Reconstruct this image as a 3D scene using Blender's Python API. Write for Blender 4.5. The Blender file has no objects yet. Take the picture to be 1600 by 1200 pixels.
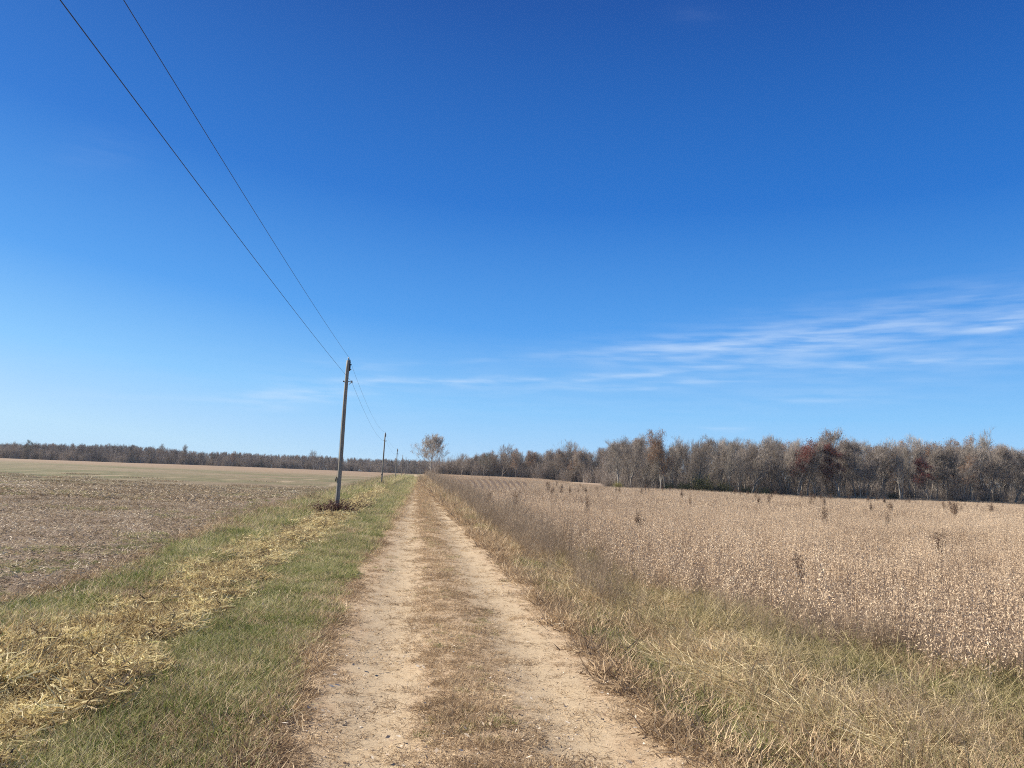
import bpy, math, random
import numpy as np

# ------------------------------------------------------------------ camera, sky, sun, exposure
sc = bpy.context.scene
R = math.radians
EYE = 1.75
M = ((0.99164208, 0.0572462, 0.1156238), (-0.12159348, 0.11502086, 0.98589311), (0.04313948, -0.99171219, 0.12102029))
from mathutils import Matrix, Vector, noise as mnoise
cam_d = bpy.data.cameras.new("camera"); cam = bpy.data.objects.new("camera", cam_d)
sc.collection.objects.link(cam); sc.camera = cam
cam_d.sensor_width = 36; cam_d.lens = 27.0; cam_d.clip_start = 0.05; cam_d.clip_end = 9000
rot = Matrix(((M[0][0], -M[0][1], -M[0][2]), (M[1][0], -M[1][1], -M[1][2]), (M[2][0], -M[2][1], -M[2][2])))
cam.matrix_world = Matrix.Translation((0, 0, EYE)) @ rot.to_4x4()

EXPO = 1.08
SUN_AZ, SUN_EL = -66.0, 34.0          # azimuth from the lane (+Y), positive to the right
world = bpy.data.worlds.new("World"); sc.world = world; world.use_nodes = True
wt = world.node_tree; wn = wt.nodes; wl = wt.links
wn.clear()


class NG:
    """tiny helper for wiring math nodes"""
    def __init__(s, tree): s.t = tree
    def val(s, sock, v):
        if hasattr(v, 'is_output') or isinstance(v, bpy.types.NodeSocket): s.t.links.new(v, sock)
        else: sock.default_value = v
    def m(s, op, a, b=None, c=None, clamp=False):
        n = s.t.nodes.new('ShaderNodeMath'); n.operation = op; n.use_clamp = clamp
        s.val(n.inputs[0], a)
        if b is not None: s.val(n.inputs[1], b)
        if c is not None: s.val(n.inputs[2], c)
        return n.outputs[0]
    def mix(s, f, a, b):
        n = s.t.nodes.new('ShaderNodeMix'); n.data_type = 'RGBA'; n.clamp_factor = True
        s.val(n.inputs['Factor'], f)
        for k, v in (('A', a), ('B', b)):
            so = [i for i in n.inputs if i.name == k and i.type == 'RGBA'][0]
            if isinstance(v, tuple): so.default_value = (*v, 1) if len(v) == 3 else v
            else: s.t.links.new(v, so)
        return [o for o in n.outputs if o.type == 'RGBA'][0]
    def noise(s, vec, scale, detail=3, rough=0.55, w=None):
        n = s.t.nodes.new('ShaderNodeTexNoise'); n.inputs['Scale'].default_value = scale
        n.inputs['Detail'].default_value = detail; n.inputs['Roughness'].default_value = rough
        if vec is not None: s.t.links.new(vec, n.inputs['Vector'])
        return n.outputs['Fac']
    def ss(s, v, lo, hi):
        n = s.t.nodes.new('ShaderNodeMapRange'); n.interpolation_type = 'SMOOTHSTEP'
        s.val(n.inputs[0], v); n.inputs[1].default_value = lo; n.inputs[2].default_value = hi
        return n.outputs[0]
    def mapping(s, vec, scale=(1, 1, 1), loc=(0, 0, 0), rotz=0):
        n = s.t.nodes.new('ShaderNodeMapping'); s.t.links.new(vec, n.inputs[0])
        n.inputs['Scale'].default_value = scale; n.inputs['Location'].default_value = loc
        n.inputs['Rotation'].default_value = (0, 0, rotz)
        return n.outputs[0]
    def ramp(s, f, stops):
        n = s.t.nodes.new('ShaderNodeValToRGB'); s.t.links.new(f, n.inputs[0])
        e = n.color_ramp.elements
        while len(e) < len(stops): e.new(0.5)
        for el, (p, c) in zip(e, stops): el.position = p; el.color = (*c, 1)
        return n.outputs[0]


g = NG(wt)
sky = wn.new('ShaderNodeTexSky'); sky.sky_type = 'NISHITA'; sky.sun_disc = False
sky.sun_elevation = R(SUN_EL); sky.sun_rotation = R(SUN_AZ)
sky.altitude = 150; sky.air_density = 1.0; sky.dust_density = 0.35; sky.ozone_density = 4.0
SKY_SAT, SKY_VAL = 1.0, 1.0
BGS = 0.11
hs = wn.new('ShaderNodeHueSaturation'); hs.inputs['Saturation'].default_value = SKY_SAT; hs.inputs['Value'].default_value = SKY_VAL
wl.new(sky.outputs[0], hs.inputs['Color'])
tc = wn.new('ShaderNodeTexCoord'); sep = wn.new('ShaderNodeSeparateXYZ'); wl.new(tc.outputs['Generated'], sep.inputs[0])
az = g.m('MULTIPLY', g.m('ARCTAN2', sep.outputs[0], sep.outputs[1]), 57.2958)
el = g.m('MULTIPLY', g.m('ARCSINE', sep.outputs[2]), 57.2958)
cmb = wn.new('ShaderNodeCombineXYZ'); wl.new(az, cmb.inputs[0]); wl.new(el, cmb.inputs[1])
# thin cirrus: (azimuth, elevation, half length, half width, tilt deg, strength)
STREAKS = [(21, 9.9, 9.5, .75, 4, .40), (31, 10.8, 14, 1.4, 4.5, .22), (36, 12.4, 9, 1.3, 7, .09), (14, 7.8, 8.5, .20, 7, .34), (17, 7.2, 8, .20, 4, .26),
           (28.5, 6.3, 4, .35, 4, .20), (35, 8.75, 8, .20, 0, .28), (40, 11.1, 2.2, .28, 11, .42), (22.4, 4.25, 1.6, .15, 1, .28),
           (-8.2, 5.35, 4.4, .55, 9, .42), (1.0, 6.9, 7, .24, 3, .42), (-5.5, 7.7, 3, .2, 4, .20), (3, 8.5, 6, .2, 6, .10),
           (-23, 19.8, 2.6, 1.1, 24, .04), (20, 32.4, 2.2, .5, -8, .025), (33, 9.4, 13, 2.0, 4, .16), (5, 6, 30, 2.0, 1, .07), (-17, 4.4, 5, .2, 3, .10)]
wz = g.noise(g.mapping(cmb.outputs[0], (0.16, 0.9, 1)), 1.0, 4)
STREAKS = [(a_, e_, l_, w_ * 1.2, t_, min(.75, s_ * 1.12)) for (a_, e_, l_, w_, t_, s_) in STREAKS]
el_w = g.m('ADD', el, g.m('MULTIPLY', g.m('SUBTRACT', wz, 0.5), 1.3))
tot = None
for (a0, e0, L, W, tl, st) in STREAKS:
    ca, sa = math.cos(R(tl)), math.sin(R(tl))
    da = g.m('SUBTRACT', az, a0); de = g.m('SUBTRACT', el_w, e0)
    u = g.m('ADD', g.m('MULTIPLY', da, ca / L), g.m('MULTIPLY', de, sa / L))
    v = g.m('ADD', g.m('MULTIPLY', da, -sa / W), g.m('MULTIPLY', de, ca / W))
    q = g.m('ADD', g.m('MULTIPLY', u, u), g.m('MULTIPLY', v, v))
    e_ = g.m('MULTIPLY', g.m('EXPONENT', g.m('MULTIPLY', q, -1.0)), st)
    tot = e_ if tot is None else g.m('ADD', tot, e_)
fib = g.noise(g.mapping(cmb.outputs[0], (0.22, 1.9, 1), rotz=R(-5)), 1.0, 5, 0.5)
tot = g.m('MULTIPLY', tot, g.ss(fib, 0.22, 0.80), clamp=True)
# clear autumn sky: deep blue high up, zenith greyed and dimmed to neutralise and deepen shadows, pale at the horizon, lighter towards the sun
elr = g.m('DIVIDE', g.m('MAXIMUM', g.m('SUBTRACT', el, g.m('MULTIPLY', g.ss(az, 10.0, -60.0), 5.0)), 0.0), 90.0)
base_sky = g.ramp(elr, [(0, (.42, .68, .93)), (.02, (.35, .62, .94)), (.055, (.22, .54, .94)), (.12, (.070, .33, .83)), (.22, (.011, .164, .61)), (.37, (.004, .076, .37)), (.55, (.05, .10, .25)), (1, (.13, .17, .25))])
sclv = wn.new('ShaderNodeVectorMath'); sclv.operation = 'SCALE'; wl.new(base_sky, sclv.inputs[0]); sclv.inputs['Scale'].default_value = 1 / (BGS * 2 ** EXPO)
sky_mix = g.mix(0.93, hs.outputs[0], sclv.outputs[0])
lum = wn.new('ShaderNodeRGBToBW'); wl.new(sky_mix, lum.inputs[0])
cc = wn.new('ShaderNodeCombineColor')
cc.inputs[0].default_value = 3.0; cc.inputs[1].default_value = 3.6; cc.inputs[2].default_value = 4.4
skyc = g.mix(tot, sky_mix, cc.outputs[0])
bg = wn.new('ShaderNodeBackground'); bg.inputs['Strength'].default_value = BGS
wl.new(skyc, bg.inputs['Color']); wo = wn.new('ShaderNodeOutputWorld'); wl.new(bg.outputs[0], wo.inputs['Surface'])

sd = bpy.data.lights.new("sun", 'SUN'); sd.energy = 5.0; sd.angle = R(0.53); sd.color = (1.0, 0.93, 0.82)
sun = bpy.data.objects.new("sun", sd); sc.collection.objects.link(sun)
sv = Vector((math.sin(R(SUN_AZ)) * math.cos(R(SUN_EL)), math.cos(R(SUN_AZ)) * math.cos(R(SUN_EL)), math.sin(R(SUN_EL))))
sun.rotation_euler = sv.to_track_quat('Z', 'Y').to_euler(); sun.location = (-40, 20, 60)

sc.view_settings.view_transform = 'Standard'; sc.view_settings.look = 'None'
sc.view_settings.exposure = EXPO; sc.view_settings.gamma = 1.0
sc.render.engine = 'CYCLES'
sc.cycles.use_denoising = False
sc.cycles.max_bounces = 5; sc.cycles.diffuse_bounces = 3; sc.cycles.transmission_bounces = 3; sc.cycles.volume_bounces = 0
sc.cycles.use_adaptive_sampling = False
sc.render.filter_size = 1.5 if hasattr(sc.render, 'filter_size') else 1.5
sc.cycles.pixel_filter_type = 'BLACKMAN_HARRIS'; sc.cycles.filter_width = 1.05

# ------------------------------------------------------------------ helpers
rng = np.random.default_rng(7)
random.seed(7)


def sstep(x, a, b):
    t = np.clip((x - a) / (b - a), 0, 1); return t * t * (3 - 2 * t)


_perm = np.random.default_rng(3).random(65536)


def vnoise(x, y, seed=0):
    x = np.asarray(x, float); y = np.asarray(y, float)
    xi = np.floor(x).astype(np.int64); yi = np.floor(y).astype(np.int64)
    fx = x - xi; fy = y - yi; fx = fx * fx * (3 - 2 * fx); fy = fy * fy * (3 - 2 * fy)
    h = lambda a, b: _perm[(a * 7349 + b * 9151 + seed * 1237) & 65535]
    return (h(xi, yi) * (1 - fx) + h(xi + 1, yi) * fx) * (1 - fy) + (h(xi, yi + 1) * (1 - fx) + h(xi + 1, yi + 1) * fx) * fy


def fbm(x, y, seed=0, oct=4):
    s = 0; a = 0.5; t = 0
    for k in range(oct):
        s = s + a * vnoise(x * 2 ** k + 17.3 * k, y * 2 ** k - 9.1 * k, seed + k); t += a; a *= 0.5
    return s / t


def soy_edge(y):
    return 3.4 + 1.75 * (1 - sstep(np.asarray(y, float), 6.0, 13.0)) + 0.25 * (fbm(np.asarray(y) * 0.25, 0 * np.asarray(y), 40, 2) - .5)


def field_edge(y):
    y = np.asarray(y, float)
    return -(4.15 + 1.3 * sstep(y, 12, 32) + 0.35 * (fbm(y * 0.2, 0 * y, 41, 2) - .5))


def height(x, y):
    x = np.asarray(x, float); y = np.asarray(y, float)
    z = 0.0 * x
    near = 1 - sstep(y, 90, 220)
    g_ = lambda c, w: np.exp(-((x - c) / w) ** 2)
    z = z - 0.045 * g_(-0.2, 0.36) * near - 0.045 * g_(1.2, 0.36) * near + 0.01 * g_(0.5, .3)
    z = z - 0.10 * g_(-2.9, 0.55) * near + 0.05 * g_(-3.75, .4) * near - 0.07 * g_(2.5, 0.35) * near
    z = z + 0.05 * sstep(-x, 4.2, 5.5) + 0.05 * sstep(x, 3, 4)
    heap = np.exp(-((x + 2.95) / 0.55) ** 2) * (1 - sstep(y, 25, 40))
    z = z + heap * 0.24 * (fbm(x * 2.6, y * 2.2, 11, 3) - .4)
    z = z + 0.045 * (fbm(x * 1.3, y * 1.3, 5, 3) - .5) * (0.35 + 0.65 * sstep(np.abs(x - .5), 1.3, 2.5)) * (1 - sstep(y, 60, 160))
    z = z + 0.012 * (fbm(x * 7, y * 7, 6, 2) - .5) * (1 - sstep(y, 15, 30))
    # the far swell the lane climbs, and the hollow in front of the right-hand wood
    z = z + 1.25 * sstep(y, 190, 350) * (1 - 0.75 * sstep(x, 45, 120)) * (1 - sstep(-x, 60, 260))
    z = z - 1.0 * np.exp(-(((x - 78) / 34) ** 2 + ((y - 178) / 48) ** 2))
    z = z + 0.45 * np.exp(-(((x - 45) / 16) ** 2 + ((y - 118) / 26) ** 2))
    z = z + 0.95 * np.exp(-(((x - 21) / 13.5) ** 2 + ((y - 192) / 50) ** 2))
    z = z + 0.5 * (fbm(x / 70, y / 70, 9, 2) - .5) * sstep(y, 60, 160) * sstep(np.abs(x), 10, 60)
    return z


def mesh_np(name, v, faces, attrs=None, mats=(), smooth=False):
    """v (N,3); faces: list of int arrays (M,k); attrs {name: (domain, array)}"""
    me = bpy.data.meshes.new(name)
    faces = [np.asarray(f, np.int32) for f in faces if len(f)]
    nl = sum(f.size for f in faces); nf = sum(len(f) for f in faces)
    me.vertices.add(len(v)); me.loops.add(nl); me.polygons.add(nf)
    me.vertices.foreach_set('co', np.asarray(v, np.float32).ravel())
    me.loops.foreach_set('vertex_index', np.concatenate([f.ravel() for f in faces]) if nf else np.zeros(0, np.int32))
    st = []; p = 0
    for f in faces:
        st.append(p + np.arange(len(f)) * f.shape[1]); p += f.size
    me.polygons.foreach_set('loop_start', np.concatenate(st).astype(np.int32))
    me.update(calc_edges=True)
    if smooth: me.polygons.foreach_set('use_smooth', np.ones(nf, bool))
    for k, (dom, a) in (attrs or {}).items():
        at = me.attributes.new(k, 'FLOAT', dom); at.data.foreach_set('value', np.asarray(a, np.float32))
    for m in mats: me.materials.append(m)
    return me


def link(name, me, parent=None, kind=None, label=None, cat=None, group=None, loc=None):
    o = bpy.data.objects.new(name, me); sc.collection.objects.link(o)
    if parent: o.parent = parent
    if kind: o['kind'] = kind
    if label: o['label'] = label
    if cat: o['category'] = cat
    if group: o['group'] = group
    if loc: o.location = loc
    return o


# ------------------------------------------------------------------ materials
def new_mat(name):
    m = bpy.data.materials.new(name); m.use_nodes = True; t = m.node_tree; t.nodes.clear()
    return m, t, NG(t)


def finish(m, t, col, rough=0.7, transl=0.0, bump=None, bstr=0.3, spec=0.25, bdist=0.02):
    b = t.nodes.new('ShaderNodeBsdfPrincipled'); out = t.nodes.new('ShaderNodeOutputMaterial')
    if isinstance(col, tuple): b.inputs['Base Color'].default_value = (*col, 1)
    else: t.links.new(col, b.inputs['Base Color'])
    b.inputs['Roughness'].default_value = rough; b.inputs['Specular IOR Level'].default_value = spec
    if bump is not None:
        bn = t.nodes.new('ShaderNodeBump'); bn.inputs['Strength'].default_value = bstr; bn.inputs['Distance'].default_value = bdist
        t.links.new(bump, bn.inputs['Height']); t.links.new(bn.outputs[0], b.inputs['Normal'])
    s = b.outputs[0]
    if transl:
        tr = t.nodes.new('ShaderNodeBsdfTranslucent')
        if isinstance(col, tuple): tr.inputs[0].default_value = (*col, 1)
        else: t.links.new(col, tr.inputs[0])
        mx = t.nodes.new('ShaderNodeMixShader'); mx.inputs[0].default_value = transl
        t.links.new(s, mx.inputs[1]); t.links.new(tr.outputs[0], mx.inputs[2]); s = mx.outputs[0]
    t.links.new(s, out.inputs[0])
    return m


def plant_mat(name, stops, transl=0.35, rough=0.55, wscale=0.6, wamt=0.45, spec=0.08, attr='tint'):
    """colour from a per-blade tint, a per-clump random and a slow drift over the ground"""
    m, t, n = new_mat(name)
    a = t.nodes.new('ShaderNodeAttribute'); a.attribute_name = attr
    oi = t.nodes.new('ShaderNodeObjectInfo'); ge = t.nodes.new('ShaderNodeNewGeometry')
    w = n.noise(ge.outputs['Position'], wscale, 3)
    f = n.m('ADD', n.m('MULTIPLY', a.outputs['Fac'], 0.55), n.m('MULTIPLY', oi.outputs['Random'], 0.45 * (1 - wamt)))
    f = n.m('ADD', f, n.m('MULTIPLY', n.ss(w, 0.3, 0.7), 0.45 * wamt), clamp=True)
    return finish(m, t, n.ramp(f, stops), rough, transl, spec=spec)


MAT = {}
MAT['green'] = plant_mat('green_grass', [(0, (.055, .075, .02)), (.25, (.12, .15, .04)), (.5, (.235, .25, .08)), (.72, (.41, .37, .17)), (1, (.64, .55, .34))], wamt=.7, wscale=.8)
MAT['dry'] = plant_mat('mown_dry_grass', [(0, (.13, .085, .05)), (.3, (.30, .21, .125)), (.6, (.49, .36, .22)), (.85, (.64, .50, .315)), (1, (.76, .65, .46))], wamt=.7, wscale=.9, transl=.25)
MAT['heap'] = plant_mat('wilted_leaves', [(0, (.055, .038, .026)), (.18, (.15, .098, .054)), (.38, (.36, .26, .13)), (.56, (.60, .48, .235)), (.78, (.78, .68, .40)), (.92, (.60, .59, .25)), (1, (.28, .37, .10))], wamt=.75, wscale=2.2, transl=.3)
MAT['straw'] = plant_mat('straw', [(0, (.36, .27, .14)), (.4, (.58, .47, .27)), (.75, (.74, .63, .40)), (1, (.82, .74, .53))], transl=.3)
MAT['tall'] = plant_mat('tall_grass', [(0, (.08, .08, .032)), (.18, (.18, .175, .068)), (.4, (.35, .29, .145)), (.72, (.55, .44, .265)), (1, (.72, .61, .41))], wamt=.6, wscale=.5)
MAT['weed'] = plant_mat('grey_weeds', [(0, (.12, .085, .06)), (.35, (.28, .21, .145)), (.6, (.40, .31, .215)), (.85, (.52, .42, .30)), (1, (.62, .52, .39))], wamt=.5, wscale=.5, transl=.2)
MAT['soy'] = plant_mat('ripe_soybeans', [(0, (.11, .073, .048)), (.2, (.28, .20, .135)), (.45, (.51, .385, .26)), (.75, (.68, .54, .38)), (1, (.80, .68, .51))], wamt=.35, wscale=.15, transl=.15)
MAT['residue'] = plant_mat('corn_residue', [(0, (.10, .068, .042)), (.35, (.27, .20, .125)), (.65, (.47, .37, .245)), (1, (.76, .67, .51))], wamt=.35, wscale=.3, transl=.2)
MAT['bramble'] = plant_mat('bramble', [(0, (.045, .022, .02)), (.4, (.11, .055, .045)), (.8, (.20, .11, .08)), (1, (.38, .29, .21))], wamt=.2, transl=.2)
MAT['darkweed'] = plant_mat('dark_weed', [(0, (.05, .03, .022)), (.5, (.12, .075, .05)), (1, (.24, .16, .11))], wamt=.2, transl=.15)
MAT['litter'] = plant_mat('leaf_litter', [(0, (.20, .13, .08)), (.5, (.42, .33, .24)), (1, (.72, .66, .56))], wamt=.1, transl=.1)


def ground_mat(name, fn, rough=0.9, bstr=0.6, bdist=0.03):
    m, t, n = new_mat(name)
    ge = t.nodes.new('ShaderNodeNewGeometry'); P = ge.outputs['Position']
    sp = t.nodes.new('ShaderNodeSeparateXYZ'); t.links.new(P, sp.inputs[0])
    col, bump = fn(n, P, sp.outputs[0], sp.outputs[1])
    return finish(m, t, col, rough, 0, bump, bstr, 0.15, bdist)


def f_verge(n, P, x, y):
    a = n.noise(P, 9, 6, .65); b = n.noise(P, .7, 3)
    c = n.ramp(a, [(.3, (.06, .04, .024)), (.5, (.13, .09, .055)), (.7, (.26, .19, .11))])
    gcol = n.ramp(a, [(.3, (.05, .055, .022)), (.5, (.10, .10, .04)), (.7, (.26, .22, .11))])
    c = n.mix(n.ss(b, .4, .6), c, gcol)
    # far off, the verge reads as grass rather than bare soil
    far = n.mix(n.ss(n.noise(P, .5, 4), .35, .65), (.13, .125, .05), (.26, .21, .11))
    far = n.mix(n.ss(x, 1.2, 2.5), far, n.mix(n.ss(n.noise(P, .4, 4), .35, .65), (.24, .17, .10), (.33, .25, .14)))
    return n.mix(n.ss(y, 25, 70), c, far), a


def f_lane(n, P, x, y):
    big = n.noise(P, 1.3, 4); mid = n.noise(P, 6, 6, .7)
    fine = n.noise(P, 90, 5, .75); st = n.noise(n.mapping(P, (1, .25, 1)), 5, 4)
    sand = n.ramp(fine, [(.25, (.24, .175, .112)), (.5, (.385, .295, .19)), (.75, (.54, .435, .305))])
    sand = n.mix(n.ss(big, .45, .75), sand, (.41, .312, .198))
    litter = n.ramp(mid, [(.3, (.22, .145, .085)), (.5, (.37, .265, .165)), (.72, (.52, .39, .26))])
    # litter gathers between and outside the wheel tracks
    d1 = n.m('ABSOLUTE', n.m('SUBTRACT', x, -.2)); d2 = n.m('ABSOLUTE', n.m('SUBTRACT', x, 1.2))
    d = n.m('ADD', n.m('MINIMUM', d1, d2), n.m('MULTIPLY', n.m('SUBTRACT', st, .5), .8))
    c = n.mix(n.m('MULTIPLY', n.ss(d, .15, .5), n.m('ADD', .5, n.m('MULTIPLY', n.ss(n.noise(P, 4, 5, .7), .4, .6), .5))), sand, litter)
    vo = n.t.nodes.new('ShaderNodeTexVoronoi'); vo.inputs['Scale'].default_value = 38; n.t.links.new(P, vo.inputs['Vector'])
    peb = n.ss(vo.outputs['Distance'], .22, .12)
    peb = n.m('MULTIPLY', peb, n.ss(n.noise(P, 20, 2), .5, .62))
    c = n.mix(n.m('MULTIPLY', peb, .6), c, (.62, .52, .40))
    return c, n.m('ADD', n.m('ADD', fine, mid), n.m('MULTIPLY', peb, .6))


def f_left(n, P, x, y):
    a = n.noise(P, 6, 6, .7); fl = n.noise(n.mapping(P, (1, 1, 1)), 26, 4, .7)
    c = n.ramp(a, [(.3, (.085, .057, .037)), (.5, (.17, .12, .08)), (.72, (.29, .215, .145))])
    c = n.mix(n.ss(fl, .58, .68), c, (.46, .37, .27))
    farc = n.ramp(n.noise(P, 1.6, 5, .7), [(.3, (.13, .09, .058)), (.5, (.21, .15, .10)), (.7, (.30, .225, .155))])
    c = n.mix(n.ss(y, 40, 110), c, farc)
    # volunteer green beyond ninety metres, in long bands, then a pale tan far end
    wv = n.noise(n.mapping(P, (.004, .013, 1)), 1, 4); w2 = n.noise(n.mapping(P, (.03, .03, 1)), 1, 4)
    yy = n.m('ADD', n.m('ADD', y, n.m('MULTIPLY', n.m('SUBTRACT', wv, .5), 60)), n.m('MULTIPLY', x, .12))
    gr = n.m('MULTIPLY', n.m('MULTIPLY', n.ss(yy, 34, 62), n.ss(yy, 330, 170)), n.m('ADD', .15, n.m('MULTIPLY', n.ss(w2, .3, .65), .75)))
    c = n.mix(gr, c, n.ramp(n.noise(n.mapping(P, (1, .35, 1)), .6, 6, .75), [(.35, (.055, .062, .024)), (.5, (.11, .112, .046)), (.65, (.19, .16, .085))]))
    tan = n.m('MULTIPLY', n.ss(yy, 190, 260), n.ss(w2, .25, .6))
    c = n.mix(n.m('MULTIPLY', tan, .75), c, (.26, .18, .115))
    # pale wheelings curving through the far stubble
    cu = n.m('ADD', x, n.m('MULTIPLY', n.m('SINE', n.m('MULTIPLY', y, .012)), 14))
    ln = n.m('ABSOLUTE', n.m('SUBTRACT', n.m('FRACT', n.m('MULTIPLY', cu, .16)), .5))
    sw = n.m('MULTIPLY', n.m('MULTIPLY', n.ss(ln, .17, .05), n.ss(n.noise(P, .04, 3), .45, .58)), n.m('MULTIPLY', n.ss(y, 60, 90), n.ss(y, 330, 220)))
    c = n.mix(n.m('MULTIPLY', sw, .75), c, (.30, .23, .15))
    return c, n.m('ADD', a, fl)


def f_right(n, P, x, y):
    a = n.noise(P, 7, 6, .7)
    c = n.ramp(a, [(.3, (.09, .06, .042)), (.5, (.17, .12, .082)), (.7, (.30, .22, .15))])
    d = n.ramp(n.noise(P, 1.1, 5, .7), [(.3, (.33, .235, .16)), (.7, (.46, .345, .24))])
    c = n.mix(n.ss(y, 230, 330), c, d)
    # soil colour darkened across the swell as painted shade between the thin rows
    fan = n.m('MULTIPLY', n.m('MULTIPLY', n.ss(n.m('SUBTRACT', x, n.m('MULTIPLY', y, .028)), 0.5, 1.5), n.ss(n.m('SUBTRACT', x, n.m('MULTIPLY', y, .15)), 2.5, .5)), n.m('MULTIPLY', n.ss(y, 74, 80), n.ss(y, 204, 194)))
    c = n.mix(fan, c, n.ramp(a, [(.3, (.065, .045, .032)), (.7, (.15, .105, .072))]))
    # rough grass in the hollow before the wood
    h1 = n.m('DIVIDE', n.m('SUBTRACT', x, 74), 30); h2 = n.m('DIVIDE', n.m('SUBTRACT', y, 192), 26)
    q = n.m('ADD', n.m('ADD', n.m('MULTIPLY', h1, h1), n.m('MULTIPLY', h2, h2)), n.m('MULTIPLY', n.noise(P, .05, 3), .6))
    c = n.mix(n.ss(q, 1.5, 1.0), c, n.ramp(n.noise(P, .8, 4), [(.3, (.15, .125, .07)), (.7, (.27, .21, .13))]))
    return c, a


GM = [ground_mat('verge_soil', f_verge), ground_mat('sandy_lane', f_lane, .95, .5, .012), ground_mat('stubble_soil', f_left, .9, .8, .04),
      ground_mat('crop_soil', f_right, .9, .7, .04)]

# ------------------------------------------------------------------ ground, lane and fields: one grid, shared borders
xs = np.concatenate([-np.geomspace(900, 8, 90), np.arange(-7.9, -4.4, .1), np.arange(-4.4, 7.0, .07), np.geomspace(7.05, 1100, 105)])
ys = np.concatenate([-np.geomspace(60, 2.2, 12), np.arange(-2, 2, .5), np.arange(2.0, 18, .08), np.geomspace(18.1, 60, 150), np.geomspace(61, 1400, 190)])
# the lane's borders and the field borders follow real grid columns
XX, YY = np.meshgrid(xs, ys)
XXw = XX.copy()
V = np.stack([XXw, YY, height(XXw, YY)], -1).reshape(-1, 3)
nx, ny = len(xs), len(ys)
I = (np.arange(ny - 1)[:, None] * nx + np.arange(nx - 1)[None]).ravel()
Q = np.stack([I, I + 1, I + nx + 1, I + nx], 1)
cx = V[Q].mean(1)
wig = 0.5 * (fbm(cx[:, 1] * .9, cx[:, 0] * 0, 60, 3) - .5)
lane = (cx[:, 0] > -1.2 + wig) & (cx[:, 0] < 2.25 - wig) & (cx[:, 1] < 352)
left = (cx[:, 0] < field_edge(cx[:, 1])) | ((cx[:, 1] > 395) & (cx[:, 0] < 0))
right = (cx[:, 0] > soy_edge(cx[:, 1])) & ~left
verge = ~(lane | left | right)
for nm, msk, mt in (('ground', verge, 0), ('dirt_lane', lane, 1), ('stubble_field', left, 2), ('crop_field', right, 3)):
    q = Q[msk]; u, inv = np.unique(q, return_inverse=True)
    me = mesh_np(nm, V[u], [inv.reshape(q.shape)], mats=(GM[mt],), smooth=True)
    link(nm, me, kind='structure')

# ------------------------------------------------------------------ plant geometry
GRASS = 1
def ribbons(n, base, L, w, tilt0, curl, az=None, seg=3, twist=1.25, tint=None, taper=0.15, wob=0.0, r=rng):
    """n bent blades. base (n,3); L,w,tilt0,curl arrays; tilt from the vertical, curl = total extra tilt"""
    az = r.random(n) * 2 * np.pi if az is None else az
    tint = r.random(n) if tint is None else tint
    p = np.array(base, float); P = [p.copy()]
    for k in range(seg):
        th = tilt0 + curl * (k + .5) / seg
        a = az + (wob * (r.random(n) - .5) if wob else 0)
        d = np.stack([np.sin(th) * np.cos(a), np.sin(th) * np.sin(a), np.cos(th)], 1)
        p = p + d * (L / seg)[:, None]; P.append(p.copy())
    P = np.stack(P, 1)
    tw = (r.random(n) - .5) * 2 * twist
    wd = np.stack([-np.sin(az) * np.cos(tw), np.cos(az) * np.cos(tw), np.sin(tw)], 1)
    k = np.linspace(0, 1, seg + 1); prof = (1 - (1 - taper) * k ** 1.6)
    off = wd[:, None, :] * (w[:, None] * prof[None])[:, :, None] * .5
    v = np.stack([P - off, P + off], 2).reshape(-1, 3)
    b = (np.arange(n) * (seg + 1) * 2)[:, None] + (np.arange(seg) * 2)[None]
    f = np.stack([b, b + 1, b + 3, b + 2], -1).reshape(-1, 4)
    return v, f, np.repeat(tint, (seg + 1) * 2)


def join(parts):
    vs, fs, ts = [], [], []; o = 0
    for v, f, t in parts:
        vs.append(v); fs.append(f + o); ts.append(t); o += len(v)
    return np.concatenate(vs), np.concatenate(fs), np.concatenate(ts)


def flakes(n, c, L, w, r=rng, tint=None, tilt=.5, fold=.3):
    """small leaf or pod shaped quads (kite) centred on c"""
    a = r.random(n) * 2 * np.pi; t = (r.random(n) - .5) * 2 * tilt; ro = (r.random(n) - .5) * 2 * fold
    d = np.stack([np.cos(a) * np.cos(t), np.sin(a) * np.cos(t), np.sin(t)], 1)
    s = np.stack([-np.sin(a), np.cos(a), 0 * a], 1); u = np.cross(d, s)
    s = s * np.cos(ro)[:, None] + u * np.sin(ro)[:, None]
    L = L[:, None] * .5; w = w[:, None] * .5
    v = np.stack([c - d * L, c + s * w - d * L * .1, c + d * L, c - s * w - d * L * .1], 1).reshape(-1, 3)
    f = (np.arange(n) * 4)[:, None] + np.arange(4)[None]
    return v, f, np.repeat(r.random(n) if tint is None else tint, 4)


def U(a, b, n, r=rng): return a + (b - a) * r.random(n)


def disk(n, rad, r=rng):
    a = r.random(n) * 2 * np.pi; q = rad * np.sqrt(r.random(n))
    return np.stack([q * np.cos(a), q * np.sin(a), 0 * a - .005], 1)


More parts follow.
